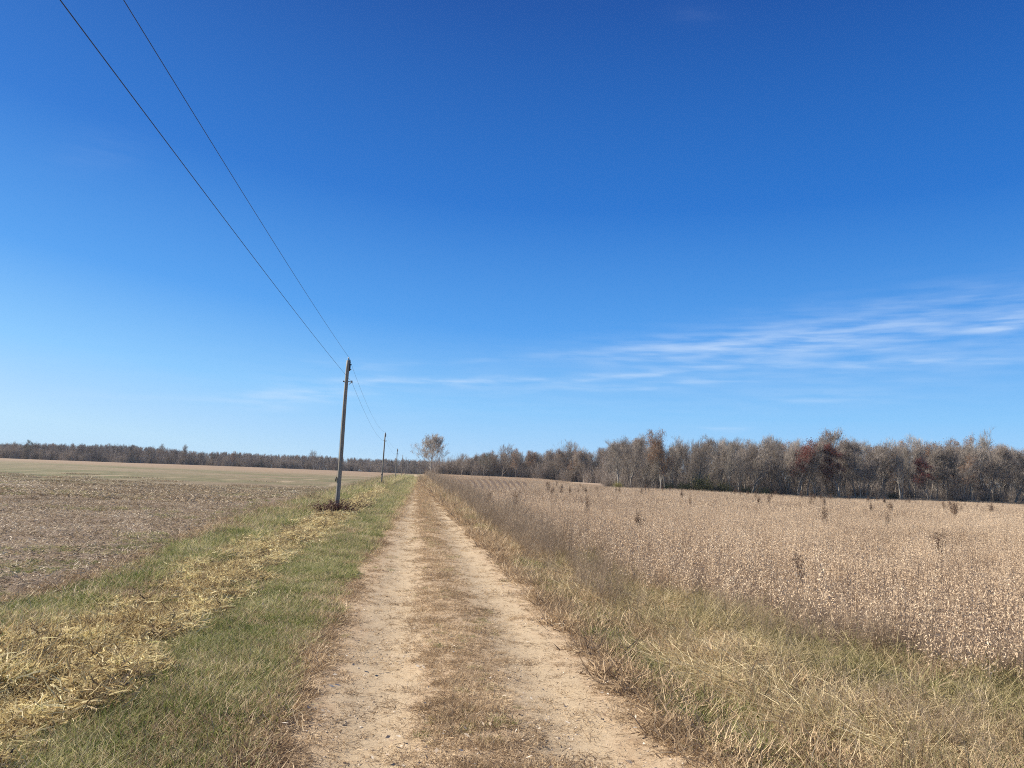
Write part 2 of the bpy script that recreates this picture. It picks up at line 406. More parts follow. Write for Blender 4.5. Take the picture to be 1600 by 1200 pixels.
def clump(kind):
    if kind == 'green':
        n = 32; return join([ribbons(n, disk(n, .11), U(.025, .10, n), U(.004, .0085, n), U(0, 1.1, n), U(.2, 1.6, n), tint=U(0, .8, n)),
                             ribbons(14, disk(14, .13), U(.05, .17, 14), U(.0025, .005, 14), U(.8, 1.5, 14), U(-.1, .5, 14), tint=U(.8, 1.2, 14), wob=.8)])
    if kind == 'dry':
        n = 34; return ribbons(n, disk(n, .13) + [0, 0, .006], U(.03, .13, n), U(.003, .0075, n), rng.normal(1.25, .35, n), U(-.5, .5, n), wob=1.6)
    if kind == 'litterpatch':
        n = 15; return ribbons(n, disk(n, .16) + [0, 0, .01], U(.02, .07, n), U(.0015, .004, n), U(1.35, 1.6, n), U(-.15, .15, n), seg=2, wob=1.0)
    if kind == 'heap':
        n = 62; return ribbons(n, disk(n, .2) + np.array([0, 0, 1]) * U(.0, .10, n)[:, None], U(.05, .19, n), U(.005, .014, n), rng.normal(1.45, .25, n), rng.normal(.1, .7, n), seg=5, twist=1.4, wob=1.8)
    if kind == 'straw':
        n = 34; a = rng.normal(0, .9, n) + (rng.random(n) > .5) * np.pi
        return ribbons(n, disk(n, .22) + [0, 0, .03], U(.2, .55, n), U(.006, .012, n), U(1.15, 1.6, n), U(-.1, .35, n), az=a, seg=4, wob=.5)
    if kind == 'tall':
        n = 27; return ribbons(n, disk(n, .12), U(.1, .44, n), U(.005, .011, n), U(0, .9, n), U(.2, 2.2, n), seg=5, wob=.9)
    if kind == 'tallflat':
        n = 34; return ribbons(n, disk(n, .18), U(.12, .45, n), U(.005, .011, n), U(.6, 1.5, n), U(-.1, .8, n), seg=4, wob=.9)
    if kind == 'weed':
        n = 9; b = disk(n, .1); L = U(.3, .62, n); t0 = U(0, .3, n); azs = U(0, 6.28, n)
        ps = [ribbons(n, b, L, U(.003, .005, n), t0, U(0, .3, n), az=azs, seg=3, tint=U(0, .4, n))]
        m = 150; i = rng.integers(0, n, m); k = U(.25, 1, m)
        pos = b[i] + np.stack([np.sin(t0[i]) * np.cos(azs[i]), np.sin(t0[i]) * np.sin(azs[i]), np.cos(t0[i])], 1) * (L[i] * k)[:, None]
        ps.append(ribbons(m, pos, U(.05, .17, m), U(.0015, .003, m), U(.2, 1.1, m), U(-.4, .5, m), seg=2, tint=U(0, .7, m)))
        ps.append(flakes(m, pos + rng.normal(0, .05, (m, 3)), U(.008, .022, m), U(.004, .009, m), tint=U(.2, 1, m), tilt=1.3))
        return join(ps)


def soy_plants(n, area, pods, rad=.13, spread=1.0, ht=(.55, .85), rows=.38, big=1.0):
    bx = (np.round(U(-area / 2, area / 2, n) / rows - .5) + .5) * rows + rng.normal(0, .03, n)
    b = np.stack([bx, U(-area / 2, area / 2, n), -.01 + 0 * bx], 1); L = U(*ht, n)
    if rows < .1: b[:, 0] = rng.normal(0, .04, n)
    ps = [ribbons(n, b, L, .006 * big + 0 * L, U(0, .15, n), U(0, .15, n), seg=2, taper=.4, tint=U(0, .45, n))]
    k = 4 * n; i = np.repeat(np.arange(n), 4); hb = U(.02, .42, k); t0 = U(.2, .6, k) * spread; azb = U(0, 6.28, k)
    bb = b[i] + np.stack([0 * hb, 0 * hb, hb * L[i]], 1); bl = L[i] * U(.35, .55, k)
    ps.append(ribbons(k, bb, bl, .0035 * big + 0 * bl, t0, U(-.3, .1, k), az=azb, seg=2, taper=.4, tint=U(0, .6, k)))
    m = n * pods; j = rng.integers(0, k, m); onst = rng.random(m) < .35; u = U(.05, 1, m)
    pos = np.where(onst[:, None], b[i[j]] + np.stack([0 * u, 0 * u, L[i[j]] * (.15 + .85 * u)], 1),
                   bb[j] + np.stack([np.sin(t0[j]) * np.cos(azb[j]), np.sin(t0[j]) * np.sin(azb[j]), np.cos(t0[j])], 1) * (bl[j] * u)[:, None])
    pos = pos + rng.normal(0, .016, (m, 3))
    ps.append(flakes(m, pos, U(.024, .044, m) * big, U(.007, .012, m) * big, tint=U(.15, .95, m), tilt=1.4, fold=1.5))
    if spread == 1.0 and big == 1.0:
        q = 70; ps.append(flakes(q, np.stack([U(-area / 2, area / 2, q), U(-area / 2, area / 2, q), U(.005, .05, q)], 1), U(.03, .08, q), U(.02, .045, q), tint=U(0, .7, q), tilt=.5, fold=.8))
    return join(ps)


def residue(n, area, big=1.0):
    c = np.stack([U(-area / 2, area / 2, n), U(-area / 2, area / 2, n), U(.0, .03, n) * big], 1)
    a = ribbons(n, c, U(.03, .15, n) * big, U(.006, .02, n) * big, U(.9, 1.6, n), U(-.4, .9, n), seg=3, twist=1.3, wob=1.6, taper=.3)
    m = n // 2; c2 = np.stack([U(-area / 2, area / 2, m), U(-area / 2, area / 2, m), U(.005, .03, m) * big], 1)
    return join([a, flakes(m, c2, U(.03, .08, m) * big, U(.01, .03, m) * big, tilt=.5, fold=.8)])


def variants(name, fn, mat, count):
    out = []
    for k in range(count):
        v, f, t = fn()
        out.append(mesh_np(name, v, [f], {'tint': ('POINT', t)}, (MAT[mat],)))
    return out


# ------------------------------------------------------------------ scattering of uncountable stuff
def scatter(name, pts, rotz, scale, idx, meshes, tilt=None):
    n = len(pts)
    col = bpy.data.collections.new(name + '_source')
    for k, me in enumerate(meshes):
        o = bpy.data.objects.new(f'{name}_source_{k:02d}', me); col.objects.link(o)
    pm = bpy.data.meshes.new(name); pm.vertices.add(n); pm.vertices.foreach_set('co', np.asarray(pts, np.float32).ravel())
    r3 = np.zeros((n, 3), np.float32); r3[:, 2] = rotz
    if tilt is not None: r3[:, :2] = tilt
    a = pm.attributes.new('rot', 'FLOAT_VECTOR', 'POINT'); a.data.foreach_set('vector', r3.ravel())
    a = pm.attributes.new('scl', 'FLOAT', 'POINT'); a.data.foreach_set('value', np.asarray(scale, np.float32) * np.ones(n, np.float32))
    a = pm.attributes.new('idx', 'INT', 'POINT'); a.data.foreach_set('value', np.asarray(idx, np.int32))
    ng = bpy.data.node_groups.new(name, 'GeometryNodeTree')
    ng.interface.new_socket('Geometry', in_out='INPUT', socket_type='NodeSocketGeometry')
    ng.interface.new_socket('Geometry', in_out='OUTPUT', socket_type='NodeSocketGeometry')
    gi = ng.nodes.new('NodeGroupInput'); go = ng.nodes.new('NodeGroupOutput')
    ip = ng.nodes.new('GeometryNodeInstanceOnPoints'); ci = ng.nodes.new('GeometryNodeCollectionInfo')
    ci.inputs['Collection'].default_value = col; ci.inputs['Separate Children'].default_value = True; ci.inputs['Reset Children'].default_value = True
    def attr(nm, ty):
        q = ng.nodes.new('GeometryNodeInputNamedAttribute'); q.data_type = ty; q.inputs['Name'].default_value = nm
        return [o for o in q.outputs if o.enabled and o.name == 'Attribute'][0]
    L = ng.links
    L.new(gi.outputs[0], ip.inputs['Points']); L.new(ci.outputs[0], ip.inputs['Instance']); ip.inputs['Pick Instance'].default_value = True
    L.new(attr('idx', 'INT'), ip.inputs['Instance Index']); L.new(attr('rot', 'FLOAT_VECTOR'), ip.inputs['Rotation'])
    L.new(attr('scl', 'FLOAT'), ip.inputs['Scale']); L.new(ip.outputs[0], go.inputs[0])
    o = link(name, pm, kind='stuff')
    md = o.modifiers.new('scatter', 'NODES'); md.node_group = ng
    return o


def place(n, xfn, y0, y1, d0=None, power=1.0, grow=0.5, r=rng):
    """n points, y density ~ y^-power between y0,y1; xfn(y,u)->x. returns pts, scale"""
    u = r.random(n)
    if power == 1.0: y = y0 * (y1 / y0) ** u
    else:
        e = 1 - power; y = (y0 ** e + u * (y1 ** e - y0 ** e)) ** (1 / e)
    x = xfn(y, r.random(n))
    s = np.maximum(1, (y / 14.0)) ** grow
    return x, y, s


def emit(name, mats_meshes, n, xfn, y0, y1, power=1.0, grow=.5, keep=None, smin=.8, smax=1.25, rot=None, zoff=0.0, label=None, cat=None):
    x, y, s = place(n, xfn, y0, y1, power=power, grow=grow)
    if keep is not None:
        k = rng.random(n) < keep(x, y); x, y, s = x[k], y[k], s[k]
    n = len(x); s = s * (.62 + .8 * fbm(x * 2.1, y * 2.1, 301, 2))
    pts = np.stack([x, y, height(x, y) + zoff], 1)
    o = scatter(name, pts, rng.random(n) * 6.283 if rot is None else rot(n), s * U(smin, smax, n), rng.integers(0, len(mats_meshes), n), mats_meshes,
                tilt=rng.normal(0, .05, (n, 2)))
    if label: o['label'] = label
    if cat: o['category'] = cat
    return o


lerp = lambda a, b: (lambda y, u: a + (b - a) * u)
zgreen = variants('grass_clump', lambda: clump('green'), 'green', 6)
zdry = variants('dry_clump', lambda: clump('dry'), 'dry', 6)
zlit = variants('litter_clump', lambda: clump('litterpatch'), 'dry', 4)
zheap = variants('leaf_clump', lambda: clump('heap'), 'heap', 6)
zstraw = variants('straw_clump', lambda: clump('straw'), 'straw', 5)
ztan = variants('tan_clump', lambda: clump('tall'), 'dry', 4) + variants('tan_clump', lambda: clump('tallflat'), 'dry', 4)
ztall = variants('tall_clump', lambda: clump('tall'), 'tall', 6) + variants('tall_clump', lambda: clump('tallflat'), 'tall', 4)
zweed = variants('weed_clump', lambda: clump('weed'), 'weed', 6)

# left verge: short green grass beside the lane, wilted heap, green strip by the field
def k_left(x, y):
    e = -1.12 + .35 * (fbm(y * .8, x * 0, 71, 3) - .5)
    return (x < e + .25 * rng.random(len(x))) * (0.35 + .65 * sstep(fbm(x * 1.1, y * 1.1, 72, 3), .3, .55))
emit('verge_grass', zgreen, 26000, lerp(-2.75, -.85), 3.2, 230, 1.15, .75, keep=k_left, label='short green grass between the sandy lane and the wilted heap', cat='grass')
emit('verge_straw', zdry, 12000, lerp(-2.7, -.8), 3.2, 200, 1.15, .75, keep=lambda x, y: .25 + .75 * sstep(fbm(x * .9, y * .6, 73, 3), .45, .65), label='dry brown blades mixed through the left verge', cat='grass')
hk = lambda x, y: np.clip(1.15 - np.abs(x + 2.95 + .3 * (fbm(y * .5, x * 0, 75, 3) - .5) * 2) / .64, 0, 1) * (.06 + .94 * sstep(fbm(x * 2.4, y * 1.8, 74, 3), .38, .56)) * (1 - .7 * sstep(y, 18, 32))
emit('wilted_leaves', zheap, 19000, lerp(-4.0, -2.05), 3.2, 75, 1.25, .55, keep=hk, label='windrow of yellow and brown wilted leaves along the left verge', cat='leaves')
emit('field_side_grass', zgreen, 20000, lambda y, u: field_edge(y) - .35 + (1.5 + .0 * y) * u, 3.2, 230, 1.15, .75,
     keep=lambda x, y: (.2 + .8 * sstep(fbm(x * .8, y * .35, 76, 3), .32, .5)) * (1 - .9 * hk(x, y)), smin=1.0, smax=1.8, label='green grass strip between the wilted heap and the stubble', cat='grass')
emit('field_side_straw', zdry, 9000, lambda y, u: field_edge(y) - .7 + 1.8 * u, 3.2, 200, 1.1, .75,
     keep=lambda x, y: .25 + .75 * sstep(fbm(x * .7, y * .3, 77, 3), .4, .6), smin=1.1, smax=2.0, label='dry tan grass along the edge of the stubble field', cat='grass')
# lane: litter and mown dry tufts between and outside the tracks
def k_lane(x, y):
    w = .42 * (fbm(x * 2, y * 1.2, 81, 3) - .5) * 2
    d = np.minimum(np.abs(x + .2), np.abs(x - 1.2)) + w
    mid_ = np.exp(-((x - .5) / .36) ** 2)
    return .07 + .8 * mid_ * (.4 + .6 * sstep(fbm(x * 3, y * 1.5, 85, 3), .35, .55)) + .70 * sstep(d, .15, .75) * (1 - .45 * sstep(x, 1.35, 1.7) * (1 - sstep(x, 2.1, 2.5))) * (.25 + .75 * sstep(fbm(x * 4.5, y * 3.2, 84, 3), .38, .6))
emit('mown_grass', zdry, 30000, lerp(-1.5, 2.75), 3.2, 240, 1.2, .7, keep=k_lane, smin=.4, smax=.8, label='brown mown grass between and beside the wheel tracks', cat='grass')
emit('lane_litter', zlit, 24000, lerp(-1.3, 2.9), 3.2, 60, 1.25, .5, keep=lambda x, y: .12 + .88 * k_lane(x, y) * sstep(fbm(x * 3, y * 2, 82, 3), .3, .6), label='thin dry litter strewn over the sandy lane', cat='litter')
emit('lane_green', zgreen, 3600, lerp(-1.0, 2.2), 3.2, 120, 1.2, .6, keep=lambda x, y: sstep(fbm(x * 2.2, y * .9, 83, 3), .50, .62) * np.clip(k_lane(x, y), 0, 1) ** 1.5, smin=.3, smax=.65, label='small green weeds in the middle strip of the lane', cat='weeds')
# right verge: green line, fallen straw, tall grass, grey weeds
emit('green_line', zgreen, 9000, lerp(2.05, 3.0), 3.2, 220, 1.15, .75, keep=lambda x, y: np.exp(-((x - 2.45) / .28) ** 2) * sstep(fbm(x * 1, y * .5, 91, 3), .35, .5), smin=.9, smax=1.5, label='dark green grass line along the right edge of the lane', cat='grass')
emit('dry_fringe', zdry, 14000, lerp(1.85, 3.6), 3.2, 240, 1.15, .75, keep=lambda x, y: .3 + .7 * sstep(fbm(x * .9, y * .5, 92, 3), .35, .6), smin=1.1, smax=2.1, label='dry tan grass fringe right of the lane', cat='grass')
def k_straw(x, y):
    k_ = 0
    for (a_, b_, r_) in ((3.0, 7.5, .5), (3.35, 8.3, .45), (3.1, 10.9, .5), (2.75, 12.4, .4), (2.9, 14.4, .4), (2.7, 19.5, .35), (2.6, 26, .4), (2.6, 38, .4), (2.6, 52, .4), (3.6, 5.4, .5), (4.4, 6.2, .4)):
        k_ = np.maximum(k_, np.exp(-((x - a_) / r_) ** 2 - ((y - b_) / (r_ * (1.6 + b_ * .06))) ** 2))
    return np.clip(k_ * 1.5 - .4, 0, 1) * (.3 + .7 * sstep(fbm(x * 3, y * 2, 96, 3), .4, .6))
emit('fallen_straw', zstraw, 10000, lerp(2.1, 4.0), 3.2, 60, 1.3, .5, keep=k_straw, smin=.5, smax=.85, rot=lambda n: rng.random(n) * 6.28, label='flattened bright straw lying on the right verge', cat='straw')
def k_tall(x, y):
    e = soy_edge(y)
    return sstep(x, 2.5, 3.1) * (1 - sstep(x, e + .25, e + .95)) * (.12 + .88 * sstep(fbm(x * 1.1, y * .8, 94, 3), .35, .52)) * (1 - .65 * sstep(y, 13, 22)) * (1 - .85 * k_straw(x, y))
emit('tall_tan_grass', ztan, 13000, lambda y, u: 2.5 + (soy_edge(y) + 1.1 - 2.5) * u, 3.0, 160, 1.25, .45, keep=lambda x, y: k_tall(x, y) ** .6 * sstep(fbm(x * 1.0, y * .7, 97, 3), .48, .6), smin=.5, smax=.95, label='tan and brown tall grass tufts mixed in the right verge', cat='grass')
emit('tall_grass', ztall, 9000, lambda y, u: 2.4 + (soy_edge(y) + 1.0 - 2.4) * u, 3.0, 120, 1.3, .45, keep=k_tall, smin=.5, smax=1.0, label='tall green and tan grass between the lane and the crop', cat='grass')
def k_weed(x, y):
    e = soy_edge(y)
    return sstep(x, 2.35, 2.9) * (1 - sstep(x, e - .3, e + 1.0)) * sstep(y, 9, 16) * (.08 + .92 * sstep(fbm(x * .8, y * .35, 95, 3), .38, .58))
emit('near_verge_weeds', zweed, 1300, lambda y, u: 2.9 + (soy_edge(y) + 1.2 - 2.9) * u, 3.5, 20, 1.2, .4, keep=lambda x, y: (.15 + .85 * sstep(fbm(x * .9, y * .7, 98, 3), .42, .58)) * (.35 + .65 * sstep(x, soy_edge(y) - 1.2, soy_edge(y))), smin=.35, smax=.75, label='brown dead weeds tangled in the near right verge', cat='weeds')
emit('verge_weeds', zweed, 4200, lambda y, u: 2.4 + (soy_edge(y) + 1.1 - 2.4) * u, 8, 260, 1.1, .5, keep=k_weed, smin=.5, smax=1.1, label='grey brown dried weeds in front of the crop', cat='weeds')

# ------------------------------------------------------------------ the ripe soybean crop
z1 = variants('soybean_patch', lambda: soy_plants(25, 1.0, 96), 'soy', 8)
z3 = variants('soybean_block', lambda: soy_plants(72, 3.0, 26, big=1.9, ht=(.5, .8)), 'soy', 6)


def rowfan(x, y):      # the swell where the drilled rows show
    return (x > 1.0 + .028 * y) & (x < 1.0 + .145 * y) & (y > 78) & (y < 196)


def hollow(x, y):
    return (((x - 74) / 30) ** 2 + ((y - 192) / 26) ** 2 + .6 * fbm(x * .05, y * .05, 33, 2)) < 1.2


def wood_line(x):      # near face of the right-hand wood
    return np.where(x < 52, 9999, 200 + 6 * np.sin(x / 17.0))


gx, gy = np.meshgrid(np.arange(0, 60, 1.0) + .55, np.arange(3.0, 40, 1.0) + .5)
gx, gy = gx.ravel(), gy.ravel(); gx = gx + soy_edge(gy)
k = gx < 7 + 1.15 * gy; gx, gy = gx[k], gy[k]
gx = gx + rng.normal(0, .04, len(gx))
gz = height(gx, gy)
scatter('soybean_crop', np.stack([gx, gy, gz], 1), rng.integers(0, 2, len(gx)) * np.pi + rng.normal(0, .05, len(gx)), U(.85, 1.12, len(gx)) * (1.08 - .25 * fbm(gx * .3, gy * .3, 31, 2)),
        rng.integers(0, 8, len(gx)), z1, tilt=rng.normal(0, .03, (len(gx), 2)))
gx, gy = np.meshgrid(np.arange(3, 300, 2.7), np.arange(41.3, 410, 2.7))
gx, gy = gx.ravel() + rng.normal(0, .2, gx.size), gy.ravel() + rng.normal(0, .2, gx.size)
k = (gx > soy_edge(gy) + .9) & (gx < 8 + 1.1 * gy) & ~rowfan(gx, gy) & ~hollow(gx, gy) & (gy < wood_line(gx) - 4) & (gy < 396 - .1 * gx)
gx, gy = gx[k], gy[k]
scatter('soybean_crop_far', np.stack([gx, gy, height(gx, gy)], 1), rng.integers(0, 2, len(gx)) * np.pi + rng.normal(0, .08, len(gx)), U(.85, 1.15, len(gx)),
        rng.integers(0, 6, len(gx)), z3)
for nm, lb in (('soybean_crop', 'dense tan ripe soybean crop right of the lane'), ('soybean_crop_far', 'ripe soybean crop stretching away to the wood')):
    bpy.data.objects[nm]['label'] = lb; bpy.data.objects[nm]['category'] = 'crop'
# drilled rows on the swell
zr = variants('soybean_row', lambda: soy_plants(5, .36, 30, big=1.5, ht=(.42, .6), rows=.01, spread=.3), 'soy', 4)
rx, ry = [], []
for j in range(15):
    y = np.arange(80, 195, .36)
    x = y * (.040 + .0085 * j - .010 * (y - 85) / 105) + .12 * np.sin(y / 21 + j * .3)
    k = rowfan(x, y); rx.append(x[k]); ry.append(y[k])
rx = np.concatenate(rx); ry = np.concatenate(ry)
o = scatter('soybean_rows', np.stack([rx, ry, height(rx, ry)], 1), rng.random(len(rx)) * 6.28, U(.8, 1.1, len(rx)), rng.integers(0, 4, len(rx)), zr)
o['label'] = 'drilled rows of ripe soybeans with dark gaps between them'; o['category'] = 'crop'

# ------------------------------------------------------------------ corn residue on the left
z1 = variants('residue_patch', lambda: residue(190, 1.1), 'residue', 7)
z3 = variants('residue_block', lambda: residue(460, 3.3, 1.9), 'residue', 5)
gx, gy = np.meshgrid(-np.arange(3.5, 34, 1.0), np.arange(3.0, 36, 1.0)); gx, gy = gx.ravel() + rng.normal(0, .1, gx.size), gy.ravel()
k = (gx < field_edge(gy) - .15) & (-gx < 6 + .75 * gy); gx, gy = gx[k], gy[k]
scatter('stubble_residue', np.stack([gx, gy, height(gx, gy)], 1), rng.random(len(gx)) * 6.28, U(.85, 1.15, len(gx)), rng.integers(0, 7, len(gx)), z1)
gx, gy = np.meshgrid(-np.arange(3.5, 120, 2.8), np.arange(37, 150, 2.8)); gx, gy = gx.ravel() + rng.normal(0, .3, gx.size), gy.ravel()
k = (gx < field_edge(gy) - 1.6) & (-gx < 6 + .75 * gy) & (rng.random(gx.size) > sstep(gy + 30 * fbm(gx * .03, gy * .05, 12, 2), 52, 110)); gx, gy = gx[k], gy[k]
scatter('stubble_residue_far', np.stack([gx, gy, height(gx, gy)], 1), rng.random(len(gx)) * 6.28, U(.85, 1.15, len(gx)), rng.integers(0, 5, len(gx)), z3)
for nm, lb in (('stubble_residue', 'pale broken stalks and husks over the brown stubble field'), ('stubble_residue_far', 'pale crop residue farther out on the stubble field')):
    bpy.data.objects[nm]['label'] = lb; bpy.data.objects[nm]['category'] = 'residue'
# a few green volunteers among it
emit('stubble_weeds', zgreen, 9000, lambda y, u: field_edge(y) - (2 + .6 * y) * u, 5, 60, 1.0, .5, keep=lambda x, y: sstep(fbm(x * .35, y * .35, 13, 3), .52, .64), smin=.5, smax=1.1, label='small green weeds sprouting in the stubble', cat='weeds')


# gravel and pale leaf flecks
def pebble():
    import bmesh
    bm = bmesh.new(); bmesh.ops.create_icosphere(bm, subdivisions=1, radius=.5)
    for v in bm.verts: v.co *= 1 + random.uniform(-.25, .25); v.co.z *= .55
    me = bpy.data.meshes.new('pebble'); bm.to_mesh(me); bm.free(); me.materials.append(MAT['stone']); return me


m, t, n = new_mat('pale_stone'); oi = t.nodes.new('ShaderNodeObjectInfo')
MAT['stone'] = finish(m, t, n.ramp(oi.outputs['Random'], [(0, (.20, .15, .11)), (.5, (.38, .30, .22)), (1, (.58, .50, .41))]), .8)
emit('gravel', [pebble() for _ in range(5)], 3500, lerp(-1.1, 2.1), 3.2, 40, 1.4, .2, keep=lambda x, y: 1 - .7 * k_lane(x, y), smin=.006, smax=.024, label='small pale stones on the wheel tracks', cat='gravel')
zl = variants('leaf_fleck', lambda: flakes(5, disk(5, .25) + [0, 0, .03], U(.02, .05, 5), U(.01, .02, 5), tilt=.5, fold=.8), 'litter', 5)
emit('leaf_flecks', zl, 650, lerp(-4.5, 4.0), 3.2, 40, 1.3, .2, smin=.7, smax=1.3, label='pale dead leaves scattered over the verges', cat='leaves')


# ------------------------------------------------------------------ tubes
def tube(path, rad, sides=6, cap=True):
    path = np.asarray(path, float); n = len(path); rad = np.broadcast_to(np.asarray(rad, float), (n,))
    d = np.gradient(path, axis=0); d /= np.linalg.norm(d, axis=1)[:, None] + 1e-12
    ref = np.array([0, 0, 1.0]) if abs(d[0][2]) < .9 else np.array([1.0, 0, 0])
    s = np.cross(d, ref); s /= np.linalg.norm(s, axis=1)[:, None]; u = np.cross(s, d)
    a = np.arange(sides) * 2 * np.pi / sides
    v = path[:, None] + rad[:, None, None] * (np.cos(a)[None, :, None] * s[:, None] + np.sin(a)[None, :, None] * u[:, None])
    i = np.arange(n - 1)[:, None] * sides; j = np.arange(sides)[None]; j2 = (j + 1) % sides
    f = np.stack([i + j, i + j2, i + sides + j2, i + sides + j], -1).reshape(-1, 4)
    v = v.reshape(-1, 3)
    if cap:
        c0 = len(v); v = np.concatenate([v, path[:1], path[-1:]])
        f1 = np.array([[c0, k2, k1, c0] for k1, k2 in zip(range(sides), [*range(1, sides), 0])])
        b = (n - 1) * sides
        f2 = np.array([[c0 + 1, b + k1, b + k2, c0 + 1] for k1, k2 in zip(range(sides), [*range(1, sides), 0])])
        return v, f, (np.concatenate([f1, f2])[:, :3])
    return v, f, np.zeros((0, 3), int)


def tubes_mesh(name, lst, mat, smooth=True):
    vs, fs, ts = [], [], []; o = 0
    for v, f, tr in lst:
        vs.append(v); fs.append(f + o); ts.append(tr + o); o += len(v)
    return mesh_np(name, np.concatenate(vs), [np.concatenate(fs), np.concatenate(ts)], mats=(mat,), smooth=smooth)


# ------------------------------------------------------------------ utility poles and wires
m, t, n = new_mat('weathered_pole'); tcn = t.nodes.new('ShaderNodeTexCoord')
a = n.noise(n.mapping(tcn.outputs['Object'], (18, 18, .7)), 1, 5, .7); b = n.noise(n.mapping(tcn.outputs['Object'], (40, 40, 1.2)), 1, 3)
col = n.ramp(a, [(.3, (.15, .135, .11)), (.5, (.26, .235, .19)), (.7, (.38, .345, .28))])
col = n.mix(n.ss(b, .62, .7), col, (.05, .04, .032))
MAT['pole'] = finish(m, t, col, .85, bump=b, bstr=.5, bdist=.01)
m, t, n = new_mat('dark_iron'); MAT['iron'] = finish(m, t, (.035, .033, .032), .6)
m, t, n = new_mat('porcelain'); MAT['porc'] = finish(m, t, (.42, .44, .43), .25, spec=.5)
m, t, n = new_mat('wire'); MAT['wire'] = finish(m, t, (.05, .055, .06), .5)
POLES = [(-3.25, 33, 0), (-4.25, 95, 0), (-4.3, 157, 0), (-4.35, 219, 0), (-4.3, 281, 0), (-4.3, 343, 0)]
TOPZ, LOWZ, PH = 6.62, 5.57, 6.46
lathe = lambda prof, sides=12: (lambda v, f, c: (v, f, c))(*tube([(0, 0, z) for z, r_ in prof], [r_ for z, r_ in prof], sides))


def shift(tb, dx, dy, dz): return (tb[0] + np.array([dx, dy, dz]), tb[1], tb[2])


pole0 = bpy.data.objects.new('utility_pole', None); sc.collection.objects.link(pole0)
zz = np.linspace(-.4, PH, 22)
path = np.stack([.012 * np.sin(zz * .9), .01 * np.cos(zz * .7), zz], 1); path[-1, 2] = PH
sh = tube(path, .098 - .028 * (zz + .4) / (PH + .4), 20)
link('shaft', tubes_mesh('shaft', [sh], MAT['pole']), pole0)
# ridge pin with its insulator at the very top
link('top_pin', tubes_mesh('top_pin', [tube([(.078, 0, PH - .42), (.082, 0, PH - .06), (.07, 0, PH + .02), (0.0, 0, PH + .03), (-.0, 0, PH + .06)], .017, 8),
                                       tube([(.085, 0, PH - .45), (.085, 0, PH - .15)], .03, 6), tube([(.07, 0, PH - .38), (.15, 0, PH - .38)], .02, 6), tube([(.07, 0, PH - .18), (.15, 0, PH - .18)], .02, 6)], MAT['iron']), pole0)
link('insulator', tubes_mesh('insulator', [lathe([(PH + .05, .02), (PH + .06, .036), (PH + .085, .04), (PH + .095, .026), (PH + .11, .03), (PH + .13, .026), (PH + .14, .014)])], MAT['porc']), pole0)
br = link('wire_bracket', tubes_mesh('wire_bracket', [tube([(-.13, 0, LOWZ - .02), (.21, 0, LOWZ - .02)], .016, 8), tube([(.21, 0, LOWZ - .07), (.21, 0, LOWZ + .04)], .013, 6),
                                                      tube([(-.15, 0, LOWZ - .02), (-.11, 0, LOWZ - .02)], .035, 6), tube([(.10, 0, LOWZ - .14), (.20, 0, LOWZ - .04)], .013, 6)], MAT['iron']), pole0)
link('spool', tubes_mesh('spool', [shift(lathe([(-.05, .03), (-.03, .042), (0, .026), (.03, .042), (.05, .03)]), .21, 0, LOWZ - .02)], MAT['porc']), br)
link('clamp', tubes_mesh('clamp', [tube([(-.12, -.02, 1.33), (-.12, -.02, 1.52)], .03, 6), tube([(-.16, -.02, 1.43), (-.08, -.02, 1.43)], .014, 6)], MAT['iron']), pole0)
link('ground_wire', tubes_mesh('ground_wire', [tube([(-.098 + .028 * (z + .4) / 6.8 - .005, -.03, z) for z in np.linspace(0, 5.7, 12)], .004, 5)], MAT['iron']), pole0)
plab = ['tallest and nearest weathered utility pole standing in the dark red bush', 'second utility pole along the lane, slim, with small brush at its foot',
        'third utility pole along the lane, halfway between the big pole and the sycamore', 'fourth utility pole along the lane, thin against the far wood',
        'fifth utility pole along the lane, a short thin line over the far wood', 'sixth and farthest utility pole, tiny, nearest the end of the lane']


def dup(root, **kw):
    r_ = root.copy(); sc.collection.objects.link(r_)
    for ch in root.children:
        c = ch.copy(); sc.collection.objects.link(c); c.parent = r_
        for g2 in ch.children:
            d = g2.copy(); sc.collection.objects.link(d); d.parent = c
    for k_, v_ in kw.items(): r_[k_] = v_
    return r_


